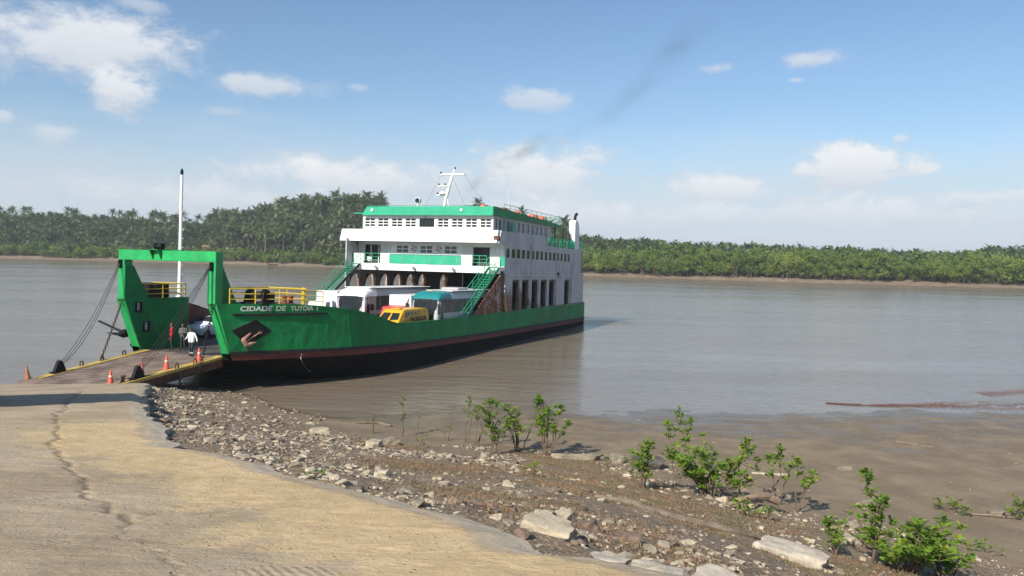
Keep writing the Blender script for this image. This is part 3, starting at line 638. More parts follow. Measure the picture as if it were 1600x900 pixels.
for side, vv in ((1, 6.42), (-1, -5.7)):
    m = S(); m.prism([(22.95, 10.36), (22.95, 11.12), (24.0, 11.12), (43.2, 10.62), (43.2, 10.40)], 'y', vv + .003, vv + .07); m.build('roof_side_fascia', 'emerald' if side < 0 else 'hull_green', ferry)  # port side takes the darker hull green to stand for its shade
for v in (-5.1, 3.55): m = S(); m.lathe([(.14, 22.86), (.14, 22.80), (.10, 22.78)], (0, v, 10.80), 'x', 10); m.build('round_vent', 'panel_grey', rf)
railing([(25.5, 6.35, 10.62), (40.8, 6.35, 10.58), (40.8, 1, 10.58)], .9, 3, 'rail_green', .022, 16)
m = S(); m.tube([(23.1, -5.5, 11.22), (23.1, 4.5, 11.22)], .02, 5); m.build('roof_wire_rail', 'rail_green', ferry)
# green ladder grilles on the bridge side
m = S()
for k in range(9): m.box(25.3, 26.0, 6.42, 6.46, 9.1 + k * .13, 9.14 + k * .13); m.box(27.1, 27.95, 6.42, 6.46, 8.95 + k * .13, 9.02 + k * .13)
for q in (25.3, 26.0, 27.1, 27.95): m.box(q - .02, q + .02, 6.46, 6.49, 8.9, 10.3)
m.build('side_ladder', 'stair_green', ferry)
railing([(35.3, 7.1, 8.29), (43.9, 7.1, 8.29)], .92, 3, 'stair_green', .03, 12)
for k in range(7): m = S(); a = 35.6 + k * 1.17; m.box(a, a + .38, 7.06, 7.09, 8.33, 9.1); m.build('rail_panel', 'stair_green', ferry)
# stern gallery abaft the funnel
for z0 in (5.78, 8.29):
    railing([(46.3, 6.9, z0), (47.9, 6.9, z0), (47.9, 3, z0)], .92, 4, 'rail_green', .03, 5)
m = S(); m.box(46.2, 48.0, -7.0, 7.0, 5.60, 5.76); m.box(46.2, 47.95, -7.0, 7.0, 8.12, 8.28); m.build('stern_gallery', 'shaded_side_white', ferry)
m = S(); m.box(47.2, 47.9, 6.90, 6.93, 8.4, 9.15); m.build('rail_panel', 'emerald', ferry)
for q in (46.7, 47.8): m = S(); m.tube([(q, 6.8, 2.4), (q, 6.8, 8.2)], .07, 6); m.build('gallery_post', 'shaded_side_white', ferry)
m = S(); m.box(46.2, 47.6, 7.0, 7.12, 2.4, 5.6); m.build('stern_side', 'shaded_side_white', ferry)
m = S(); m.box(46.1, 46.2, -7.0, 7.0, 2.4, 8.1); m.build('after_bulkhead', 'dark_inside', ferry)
# funnel
fu = [(43.5, 8.3), (43.5, 11.1), (43.8, 11.40), (44.4, 11.38), (44.95, 10.9), (45.05, 10.0), (45.1, 8.3)]
m = S(); m.prism(fu, 'y', 6.55, 7.24); fun = m.build('funnel', 'white', ferry)
m = S(); m.box(43.48, 45.12, 6.54, 7.26, 5.1, 8.298); m.build('funnel_trunk', 'shaded_side_white', fun)
m = S(); m.box(43.45, 43.495, 6.52, 7.26, 8.3, 9.15); m.build('funnel_band', 'emerald', fun)
for k in range(5): m = S(); m.box(43.45, 43.495, 6.58, 6.85, 9.3 + k * .13, 9.36 + k * .13); m.build('funnel_louvre', 'machine_black', fun)
m = S(); m.tube([(44.6, 6.85, 11.3), (44.6, 6.85, 11.75), (44.8, 6.85, 12.0), (45.15, 6.85, 12.15)], [.16, .16, .16, .17], 8); m.build('exhaust_pipe', 'machine_black', fun)
# signal mast on the bridge roof
m = S(); MU = 25.0
m.tube([(MU, .80, 10.58), (MU, .98, 11.95)], [.16, .13], 8); m.tube([(MU, .98, 11.9), (MU, 1.55, 13.9)], [.17, .12], 8); m.tube([(MU, 1.52, 13.8), (MU, 1.80, 14.55)], [.08, .06], 6)
m.tube([(MU, 1.45, 10.58), (MU, 1.12, 12.1)], .04, 6)
sm = m.build('signal_mast', 'white', ferry, True)
m = S(); m.rbox(MU - .1, MU + .1, .42, 2.75, 14.0, 14.14, .03); m.build('cross_arm', 'white', sm)
for v, z in ((.35, 13.02), (.12, 12.22)): m = S(); m.rbox(MU - .2, MU + .2, v, v + 1.0, z, z + .10, .02); m.build('mast_platform', 'white', sm)
m = S(); m.lathe([(.1, 12.3), (.32, 12.34), (.34, 12.44), (.2, 12.56), (.05, 12.6)], (MU - .1, .75, 0), 'z', 14); m.build('radar_dome', 'white', sm)
for v, z in ((.45, 14.14), (.3, 13.12), (.9, 13.12), (.18, 12.32), (1.82, 14.52)): m = S(); m.lathe([(.04, z), (.07, z + .03), (.07, z + .16), (.03, z + .2)], (MU, v, 0), 'z', 8); m.build('mast_lamp', 'machine_black', sm)
for p, q in (((MU, .45, 14.05), (MU, -1.4, 10.6)), ((MU, 2.7, 14.05), (MU + .5, 4.9, 11.0)), ((MU, 1.55, 13.9), (MU + 1.6, 2.6, 10.6))): m = S(); m.tube([p, q], .009, 4); m.build('mast_stay', 'wire', sm)
m = S(); m.tube([(23.6, -2.6, 10.58), (23.6, -2.6, 12.6)], .012, 4); m.build('whip_aerial', 'white', ferry)
m = S(); m.tube([(27.5, 5.9, 10.58), (27.5, 5.9, 13.2)], .012, 4); m.build('whip_aerial', 'white', ferry)
m = S(); m.tube([(23.5, -.95, 10.58), (23.5, -.95, 11.45)], .09, 8); m.lathe([(.12, 23.8), (.24, 23.75), (.26, 23.4), (.22, 23.38)], (0, -.95, 11.68), 'x', 14); sl = m.build('searchlight', 'white', ferry)
m = S(); m.lathe([(.22, 23.379), (.20, 23.36)], (0, -.95, 11.68), 'x', 14); m.build('searchlight_lens', 'glass', sl)

# stairs ---------------------------------------------------------------------------
stepm = S().rbox(-.15, .15, -.42, .42, -.02, .02, .008).mesh('step', 'stair_green')
for side in (1, -1):
    a, b = (14.3, .9), (23.0, 6.12); vc = side * 6.68; n = 26
    def at(t): return (a[0] + (b[0] - a[0]) * t, a[1] + (b[1] - a[1]) * t)
    m = S()
    for vv in (vc - .46, vc + .46): m.prism([(a[0] - .1, a[1]), (a[0] + .25, a[1]), (b[0] + .1, b[1] - .05), (b[0] + .1, b[1] - .28 + .2), (b[0] - .3, b[1] - .02)], 'y', vv - .02, vv + .02)
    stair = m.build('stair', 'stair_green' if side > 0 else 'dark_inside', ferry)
    for i in range(n): u, z = at((i + .8) / n); inst('step', stepm, stair, loc=(u, -vc, z))
    for vv in (vc - .46, vc + .46):
        m = S(); m.tube([(a[0], vv, a[1] + .85), (b[0], vv, b[1] + .88)], .028, 6); m.tube([(a[0], vv, a[1] + .45), (b[0], vv, b[1] + .46)], .02, 6)
        for i in range(9): u, z = at(i / 8); m.tube([(u, vv, z - .05), (u, vv, z + .87)], .025, 5)
        m.build('handrail', 'stair_green', stair)
    t = .42; u, z = at(t); m = S(); m.rbox(u - .5, u + .4, vc - .46, vc + .46, z - .0, z + .05, .01); m.build('landing', 'stair_green', stair)
# hull fittings round the ramp: recessed fender plates on the starboard wing
swing = [o for o in ferry.children if o.name.startswith('wing_panel')][1]
for (uu, zz) in ((-4.55, 3.35), (-4.0, 2.25)):
    m = S(); m.rbox(uu - .26, uu + .22, -2.80, -2.76, zz - .36, zz + .22, .02); q = m.build('fender_plate', 'machine_black', swing)
    m = S()
    for k in range(3): m.tube([(uu - .1 + .06 * math.cos(t), -2.73, zz + .1 - .13 * k + .08 * math.sin(t)) for t in np.linspace(0, 2 * math.pi, 9)], .022, 5)
    m.build('chain_bunch', 'chrome', q)
m = S(); m.tube([(-4.15, -2.78, 3.5), (-3.1, -2.78, 1.7)], .02, 5); m.build('wing_guide_bar', 'stem_green', swing)

# ================================================================== things hung on the ferry
def sw_(u, v, z): return ship_mat(u, v, z, K)
# wire ropes from the gantry to the ramp lugs, chains, anchors, lifebuoys, rafts
def sag(p, q, s, n=14): return [tuple((1 - t) * np.array(p) + t * np.array(q) - np.array([0, 0, s * 4 * t * (1 - t)])) for t in np.linspace(0, 1, n)]
def wtube(name, pts, r, mat, label, cat, group=None):
    m = MB(); P = [np.array(W(*p)) for p in pts]; base = P[0]; m.tube([p - base for p in P], r, 6); o = m.build(name, mat); o.location = base; return tag(o, label, cat, group)
lugz = lambda v: rz(-9.55, v) + .42
for i, (dv, s_) in enumerate(((-.05, .55), (.02, .75), (.06, .95))):
    wtube('wire_rope', sag((-5.6, -3.09 + dv, 5.70), (-9.55 + .05 * i, -2.48 + dv, lugz(-2.48)), s_ * .8), .016, 'wire', ('tautest', 'middle', 'slackest')[i] + ' of three black wire ropes from gantry top to far ramp corner', 'rope', 'ramp ropes over the water side')
for i, (dv, s_) in enumerate(((-.08, .10), (-.03, .25), (.03, .4), (.07, .55))):
    wtube('wire_rope', sag((-5.6, 3.09 + dv * .5, 5.70), (-9.55 + .06 * i, 2.48 + dv, lugz(2.48)), s_), .016, 'wire', ('tautest', 'second tautest', 'second slackest', 'slackest')[i] + ' of four wire ropes from gantry to near ramp corner', 'rope', 'ramp ropes on the shore side')
def chain(name, pts, label, link_len=.24, r=.022, wd=.062):
    P = [np.array(W(*p)) for p in pts]; seg = [0] + list(np.cumsum([np.linalg.norm(b - a) for a, b in zip(P, P[1:])])); n = int(seg[-1] / (link_len * .72)); base = P[0]
    m = MB()
    for i in range(n):
        d = seg[-1] * (i + .5) / n; c = np.array([np.interp(d, seg, [p[j] for p in P]) for j in range(3)]); c2 = np.array([np.interp(min(seg[-1], d + .05), seg, [p[j] for p in P]) for j in range(3)]); c1 = np.array([np.interp(max(0, d - .05), seg, [p[j] for p in P]) for j in range(3)])
        t = (c2 - c1) / np.linalg.norm(c2 - c1); a = np.cross(t, [0, 1, 0] if i % 2 else [1, .3, 0]); a /= np.linalg.norm(a); L = link_len / 2
        m.tube([c - base + t * x * L + a * y * wd for x, y in ((-.6, 1), (.6, 1), (1, .4), (1, -.4), (.6, -1), (-.6, -1), (-1, -.4), (-1, .4), (-.6, 1))], r, 5, cap=False)
    o = m.build(name, 'chain_steel'); o.location = base; return tag(o, label, 'chain')
chain('ramp_chain', sag((-5.5, -3.05, 3.5), (-7.0, -2.75, rz(-7, -2.75) + .05), .04), 'heavy black chain hanging from the far gantry leg to the ramp edge')
chain('ramp_chain', sag((-5.45, 3.1, 3.5), (-6.35, 2.95, -.75), .05), 'long rusty chain dangling from the near gantry leg past the ramp')
chain('ramp_chain', sag((-7.35, 2.82, rz(-7.3, 2.8) - .25), (-7.1, 2.9, -.75), .02, 6), 'short rusty chain dangling under the ramp side towards the rubble')
m = MB(ship=True)
pts = [hp(-1.9, .98, 1, .10), hp(-2.1, .7, 1, .12), hp(-2.5, .4, 1, .12), hp(-3.0, .05, 1, .12), hp(-3.4, -.35, 1, .1)]
o = MB(ship=True)
for p, q in zip(pts, pts[1:]):
    for a_, b_ in ((.05, .4), (.55, .9)): o.tube([np.array(p) * (1 - a_) + np.array(q) * a_, np.array(p) * (1 - b_) + np.array(q) * b_], .035, 5)
o = o.build('mooring_chain', 'chrome', mw=ship_mat(scale=K)); tag(o, 'pale worn chain slanting down over the red band of the bow', 'chain')
# anchors
def anchor(name, mat, mw, label, sc=1.):
    e = empty(name, mw); tag(e, label, 'anchor')
    MB().tube([(0, 0, 0), (1.5 * sc, 0, 0)], [.07 * sc, .05 * sc], 6).build('shank', mat, e)
    MB().rbox(-.18 * sc, .16 * sc, -.32 * sc, .32 * sc, -.16 * sc, .16 * sc, .05).build('crown', mat, e)
    for s_ in (1, -1): MB().hull([(-.1 * sc, s_ * .22 * sc, -.12 * sc), (-.1 * sc, s_ * .42 * sc, -.05 * sc), (0, s_ * .22 * sc, .12 * sc), (.05 * sc, s_ * .42 * sc, .1 * sc), (.75 * sc, s_ * .42 * sc, .22 * sc), (.70 * sc, s_ * .5 * sc, .18 * sc), (.3 * sc, s_ * .18 * sc, .1 * sc)]).build('fluke', mat, e)
    MB().tube([(1.5 * sc + .09 * math.cos(t), .09 * math.sin(t), 0) for t in np.linspace(0, 2 * math.pi, 10)], .03 * sc, 5).build('shackle', mat, e)
    return e
n_out = (V_ * .88 - U_ * .47); n_out = n_out / np.linalg.norm(n_out); up = Z_ * .53 + (U_ * .88 + V_ * .47) * .85; up /= np.linalg.norm(up); s3 = np.cross(n_out, up)
p0 = hp(-4.72, 1.72, 1, .16)
anchor('anchor', 'anchor_rust', Matrix(((up[0], s3[0], n_out[0], 0), (up[1], s3[1], n_out[1], 0), (up[2], s3[2], n_out[2], 0), (0, 0, 0, 1))) if False else Matrix.Translation(W(*p0)) @ Matrix(((up[0], s3[0], n_out[0], 0), (up[1], s3[1], n_out[1], 0), (up[2], s3[2], n_out[2], 0), (0, 0, 0, 1))), 'pinkish rusty anchor stowed on the black diamond pad of the bow', .72)
upl = -U_ * .2 - V_ * .90 + Z_ * .35; upl /= np.linalg.norm(upl); fl = np.cross(upl, U_); fl /= np.linalg.norm(fl); s3 = np.cross(fl, upl)
anchor('anchor', 'machine_black', Matrix.Translation(W(-4.2, -4.15, 1.75)) @ Matrix(((upl[0], s3[0], fl[0], 0), (upl[1], s3[1], fl[1], 0), (upl[2], s3[2], fl[2], 0), (0, 0, 0, 1))), 'black anchor sticking out beyond the far bow wing over the water', 1.25)
# lifebuoys
def lifebuoy(v, label):
    e = empty('lifebuoy', ship_mat(WF - .07, v, 7.52, K)); tag(e, label, 'lifebuoy', 'lifebuoys on the cabin front')
    for k in range(8):
        ts = np.linspace(k * math.pi / 4, (k + 1) * math.pi / 4, 5)
        MB().tube([(0, .20 * math.cos(t), .20 * math.sin(t)) for t in ts], .062, 8).build('ring_quarter', 'orange' if k % 2 else 'coach_white', e)
lifebuoy(-1.40, 'orange and white lifebuoy hung between left and middle cabin windows'); lifebuoy(1.02, 'orange and white lifebuoy hung between middle and right cabin windows')
# rafts and lifejacket boxes along the roof edge
def raft(u, v, lab, L=1.6, base=10.58, cols=('orange', 'machine_black')):
    e = empty('life_raft', ship_mat(u, v, base, K)); tag(e, lab, 'life raft', 'orange rafts on the bridge roof')
    MB().lathe([(.12, 0), (.30, .06), (.34, .2), (.34, L - .2), (.30, L - .06), (.12, L)], (0, 0, .42), 'x', 12).build('canister', cols[0], e, True)
    MB().box(.25, .35, -.36, .36, 0, .16).box(L - .35, L - .25, -.36, .36, 0, .16).build('cradle', 'machine_black', e)
    MB().lathe([(.345, L * .28), (.355, L * .28), (.355, L * .42), (.345, L * .42)], (0, 0, .42), 'x', 12).build('strap_band', 'coach_white' if L < 1.5 else 'machine_black', e)
raft(23.3, 5.2, 'orange life raft at the front corner of the bridge roof', 1.9); raft(26.3, 5.7, 'second orange life raft from the front of the bridge roof'); raft(29.6, 5.8, 'third orange life raft along the bridge roof edge', 1.3)
raft(33.6, 5.8, 'fourth orange life raft along the bridge roof edge', 1.35); raft(36.3, 5.8, 'orange and white life raft farthest aft on the bridge roof', 1.35)
e = empty('fire_hose_box', ship_mat(22.78, -7.45, 6.25, K)); tag(e, 'red hose box on the rail at far end of passenger deck', 'box'); MB().rbox(0, .18, -.18, .18, 0, .75, .03).build('box_body', 'orange', e); MB().rbox(-.02, -.002, -.14, .14, .06, .69, .006).build('box_door', 'truck_red', e)
# plastic chairs behind the open cabin doorway
def chair(u, v, rz_, lab):
    e = empty('plastic_chair', ship_mat(u, v, 5.79, 1., rz_)); tag(e, lab, 'chair')
    MB().rbox(-.22, .22, -.22, .22, .42, .45, .012).build('seat', 'coach_white', e); MB().hull([(.20, -.22, .45), (.20, .22, .45), (.23, -.22, .45), (.23, .22, .45), (.30, -.20, .85), (.30, .20, .85), (.27, -.20, .85), (.27, .20, .85)]).build('backrest', 'coach_white', e)
    for x in (-.19, .19):
        for y in (-.19, .19): MB().tube([(x * 1.15, y * 1.15, 0), (x, y, .43)], .022, 5).build('leg', 'coach_white', e)
chair(23.35, -5.55, .3, 'white plastic chair behind the rail of the left cabin doorway')
# ================================================================== SHORE, SLIPWAY, WATER
def surf_mat(name, build):
    m, t, b = _mat(name); build(t, b); return m
EDGE = np.array([(-26., 57), (-17.95, 38.6), (-14.31, 30.45), (-11.29, 24.19), (-9.56, 20.78), (-8.16, 18.25), (-6.79, 15.71), (-5.9, 14.05), (-5.02, 13.46), (-3.88, 12.3), (-2.83, 10.98), (-1.95, 10.2), (-1.19, 9.48), (-.51, 8.69), (.02, 7.82), (.44, 7.16), (.68, 7.02), (1.12, 6.92), (1.5, 6.66), (1.95, 6.2), (3.2, 4.2), (4.4, 0), (5.5, -8)])
def edge_x(y): return np.interp(-np.asarray(y, float), -EDGE[:, 1], EDGE[:, 0])
def zc(x, y): x = x / K; y = y / K; return K * (5.9 - .1305 * y + .035 * (x + 20) * np.clip(y / 36, 0, 1.2) ** 2)
CP = np.array([(-17.95, 38.6, 1.55), (-14.31, 30.45, 2.46), (-11.29, 24.19, 3.2), (-9.56, 20.78, 3.68), (-8.16, 18.25, 4.16), (-6.79, 15.71, 4.51), (-5.9, 14.05, 4.73), (-5.02, 13.46, 4.86), (-3.88, 12.3, 5.01), (-2.83, 10.98, 5.17), (-1.95, 10.2, 5.26), (-1.19, 9.48, 5.32), (-0.51, 8.69, 5.4), (0.06, 7.75, 5.51), (0.41, 7.15, 5.61), (1.12, 7.0, 5.58), (2.3, 7.3, 5.25), (3.1, 7.6, 4.85), (-12.63, 42.19, 0.0), (-9.75, 40.28, 0.0), (-7.81, 40.5, 0.0), (-3.36, 42.92, 0.0), (3.69, 43.2, 0.0), (10.83, 43.48, 0.0), (18.38, 44.54, 0.0), (24.21, 45.21, 0.0), (29.81, 45.29, 0.0), (-17.38, 47.07, 0.0), (-20.88, 48.48, 0.0), (4.88, 38.47, 0.07), (9.49, 37.95, 0.07), (16.1, 38.91, 0.07), (25.84, 39.18, 0.07), (-6.59, 34.25, 0.39), (2.0, 32.2, 0.39), (5.32, 31.46, 0.39), (10.77, 28.72, 0.39), (16.12, 24.23, 0.39), (1.88, 30.07, 0.67), (4.83, 28.5, 0.67), (9.32, 24.76, 0.67), (11.3, 22.56, 0.67), (13.56, 20.31, 0.67), (5.31, 14.3, 2.8), (8.42, 16.72, 1.79), (3.13, 12.27, 3.92), (3.16, 18.52, 2.69), (0.11, 19.77, 2.8), (0.65, 13.66, 4.03), (-2.59, 21.96, 2.58), (-5.59, 23.16, 2.58), (-10.21, 31.52, 1.46), (-13.22, 33.25, 1.57), (-16.47, 39.0, 1.01), (-3.0, 15.63, 4.03), (1.93, 8.97, 4.82), (-16.8, 67.2, -1.68), (0.0, 61.6, -1.34), (22.4, 61.6, -1.34), (44.8, 56.0, -1.12), (67.2, 44.8, -0.67), (44.8, 33.6, 0.11), (44.8, 22.4, 0.78), (33.6, 11.2, 1.34), (22.4, 5.6, 2.02), (11.2, 2.24, 3.58), (3.36, 2.24, 5.82), (67.2, 11.2, 1.12)])
_n = len(CP); _rr = np.linalg.norm(CP[:, None, :2] - CP[None, :, :2], axis=2); _A = np.zeros((_n + 3, _n + 3))
_A[:_n, :_n] = np.where(_rr > 0, _rr ** 2 * np.log(_rr + 1e-9), 0) + np.eye(_n) * 2; _A[:_n, _n] = 1; _A[:_n, _n + 1:] = CP[:, :2]; _A[_n, :_n] = 1; _A[_n + 1:, :_n] = CP[:, :2].T
_w = np.linalg.solve(_A, np.r_[CP[:, 2], 0, 0, 0])
def zt(x, y):
    x = np.clip(np.asarray(x, float), -24, 62); y = np.clip(np.asarray(y, float), 2.5, 64); out = np.zeros(x.shape)
    for i in range(_n): r2 = (x - CP[i, 0]) ** 2 + (y - CP[i, 1]) ** 2; out += _w[i] * .5 * r2 * np.log(r2 + 1e-12)
    return out + _w[-3] + _w[-2] * x + _w[-1] * y
def ground_z(x, y):
    x = np.asarray(x, float); y = np.asarray(y, float); z = zt(x, y); rub = sstep(z, .45, 1.1)
    z = z + rub * (fbm(x * 1.6, y * 1.6, 3, 5) - .5) * .22 + (1 - rub) * (fbm(x * .35, y * .5, 9, 4) - .5) * .10 + (1 - rub) * (fbm(x * 3, y * 3, 5, 3) - .5) * .022
    ins = sstep(edge_x(y) - x, -.05, .5); return np.where(ins > 0, np.minimum(z, (1 - ins) * z + ins * (zc(x, y) - .35)), z)

def _ground(t, b):
    tc = t.new('ShaderNodeTexCoord'); v = tc.outputs['Object']; sp = t.new('ShaderNodeSeparateXYZ'); t.l.new(v, sp.inputs[0]); z = sp.outputs[2]
    n1 = t.noise(v, .6, 6, .6); n2 = t.noise(v, 6, 6, .65); n3 = t.noise(t.map(v, (.35, 1.3, 1)), 1.2, 5, .6); vo = t.new('ShaderNodeTexVoronoi'); t.l.new(v, vo.inputs[0]); vo.inputs['Scale'].default_value = 16
    mud = t.mix(t.smooth(n1.outputs[0], .35, .7), (.175, .130, .080), (.25, .19, .122)); mud = t.mix(t.math('MULTIPLY', t.smooth(n2.outputs[0], .55, .75), .5), mud, (.10, .078, .055))
    dirt = t.mix(t.smooth(n2.outputs[0], .35, .7), (.125, .080, .046), (.29, .200, .118)); dirt = t.mix(t.smooth(vo.outputs['Distance'], .55, .15), dirt, (.36, .29, .19))
    zz = t.math('ADD', z, t.math('MULTIPLY', t.math('SUBTRACT', n2.outputs[0], .5), .5))
    c = t.mix(t.smooth(zz, .45, .95), mud, dirt)
    wet = t.smooth(t.math('ADD', z, t.math('MULTIPLY', t.math('SUBTRACT', n3.outputs[0], .5), .32)), .14, .0)
    c = t.mix(t.math('MULTIPLY', wet, .45), c, (.085, .068, .050)); t.put(b.inputs['Base Color'], c)
    ro = t.math('MULTIPLY_ADD', wet, -.62, .88); t.put(b.inputs['Roughness'], ro); b.inputs['Specular IOR Level'].default_value = .45
    hgt = t.math('ADD', t.math('MULTIPLY', n2.outputs[0], .6), t.math('MULTIPLY', t.smooth(vo.outputs['Distance'], .6, 0.), t.math('MULTIPLY', t.smooth(zz, .5, 1.), .5)))
    t.l.new(t.bump(hgt, .55, .05), b.inputs['Normal'])
surf_mat('shore_ground', _ground)
def fan(y0, y1, ny, t0, t1, nx, off):
    q = np.linspace(0, 1, ny); ys = (y0 + off) * ((y1 + off) / (y0 + off)) ** q - off; tt = np.linspace(t0, t1, nx); Y = np.repeat(ys[:, None], nx, 1); X = tt[None] * (Y + off); return X, Y
def grid_faces(ny, nx): i = np.arange(ny - 1)[:, None] * nx + np.arange(nx - 1)[None]; return np.stack([i, i + 1, i + nx + 1, i + nx], -1).reshape(-1, 4)
X, Y = fan(-9, 70, 400, -1.3, 1.35, 420, 14); Zg = ground_z(X, Y)
go = bpy.data.objects.new('ground', np_mesh('ground', np.stack([X, Y, Zg], -1).reshape(-1, 3), grid_faces(*X.shape), 'shore_ground', smooth=True)); link(go); tag(go, kind='structure')

# concrete slipway ------------------------------------------------------------------
CR = [[(-17.2, 31.5), (-13.81, 24.4), (-10.8, 18.64), (-8.41, 14.35), (-7.09, 12.35), (-5.86, 10.6), (-4.96, 9.39), (-4.28, 8.57), (-3.93, 7.95)], [(-3.93, 7.95), (-3.27, 7.06), (-2.81, 6.45), (-2.54, 6.09), (-2.2, 5)],
      [(-8.2, 8.2), (-5.79, 8.88), (-5.47, 9.08), (-5.07, 9.38)], [(-6, 6.1), (-4.37, 6.69), (-3.99, 7.0), (-3.63, 7.33)], [(-5.17, 10.0), (-4.55, 10.39), (-3.64, 11.28), (-3.07, 11.54)], [(-3.65, 7.55), (-3.28, 8.11), (-2.8, 8.69), (-1.6, 9.3)], [(-9, 10), (-6.92, 10.62), (-6.32, 10.92)], [(-12, 16), (-9.78, 16.22), (-8.68, 16.41)], [(-9.0, 16.7), (-7.0, 15.4)], [(-3.9, 8.2), (-3.6, 8.9), (-3.0, 9.1)]]
CW = [.026, .014, .012, .012, .010, .010, .010, .010, .010, .016]
def seg_d(px, py, a, b): ax, ay = a; bx, by = b; dx, dy = bx - ax, by - ay; t = np.clip(((px - ax) * dx + (py - ay) * dy) / (dx * dx + dy * dy), 0, 1); return np.hypot(px - ax - t * dx, py - ay - t * dy)
ny, nx = 560, 430; q = np.linspace(0, 1, ny); ys = (2.0 + 3) * ((39.0 + 3) / 5.0) ** q - 3; ys = np.r_[np.linspace(-8, 1.9, 30), ys]; ny = len(ys)
sx = np.linspace(0, 1, nx) ** 1.25; Y = np.repeat(ys[:, None], nx, 1); ex = edge_x(ys) + (fbm(ys * 1.3, ys * 0 + .5, 21, 5) - .5) * np.clip(.25 + .02 * ys, 0, .9); LEN = 9 + 1.15 * np.clip(ys, 0, 99)
X = ex[:, None] - sx[None] * LEN[:, None]
Zc = zc(X, Y) + (fbm(X * .5, Y * .5, 31, 4) - .5) * .05 + (fbm(X * 5, Y * 5, 33, 4) - .5) * .016 + (fbm(X * 2, Y * 2, 38, 3) - .5) * .02
crk = np.zeros_like(X); jx = X + (fbm(X * 2.2, Y * 2.2, 41, 5) - .5) * .5; jy = Y + (fbm(X * 2.2, Y * 2.2, 43, 5) - .5) * .5
for pl, wd in zip(CR, CW):
    d = np.min([seg_d(jx, jy, a, b) for a, b in zip(pl, pl[1:])], axis=0); ww_ = wd * (1 + Y / 30) * (.5 + 1.2 * fbm(X * 1.5, Y * 1.5, 47, 3)); crk = np.maximum(crk, sstep(d, ww_ * 1.6, ww_ * .4) * min(1, wd / .03)); 
    Zc -= .012 * sstep(d, .35, 0) * (wd > .03)
Zc -= crk * .03
de = (ex[:, None] - X)
Zc -= sstep(de, .35, 0) * .05
F = grid_faces(ny, nx); Vv = np.stack([X, Y, Zc], -1)
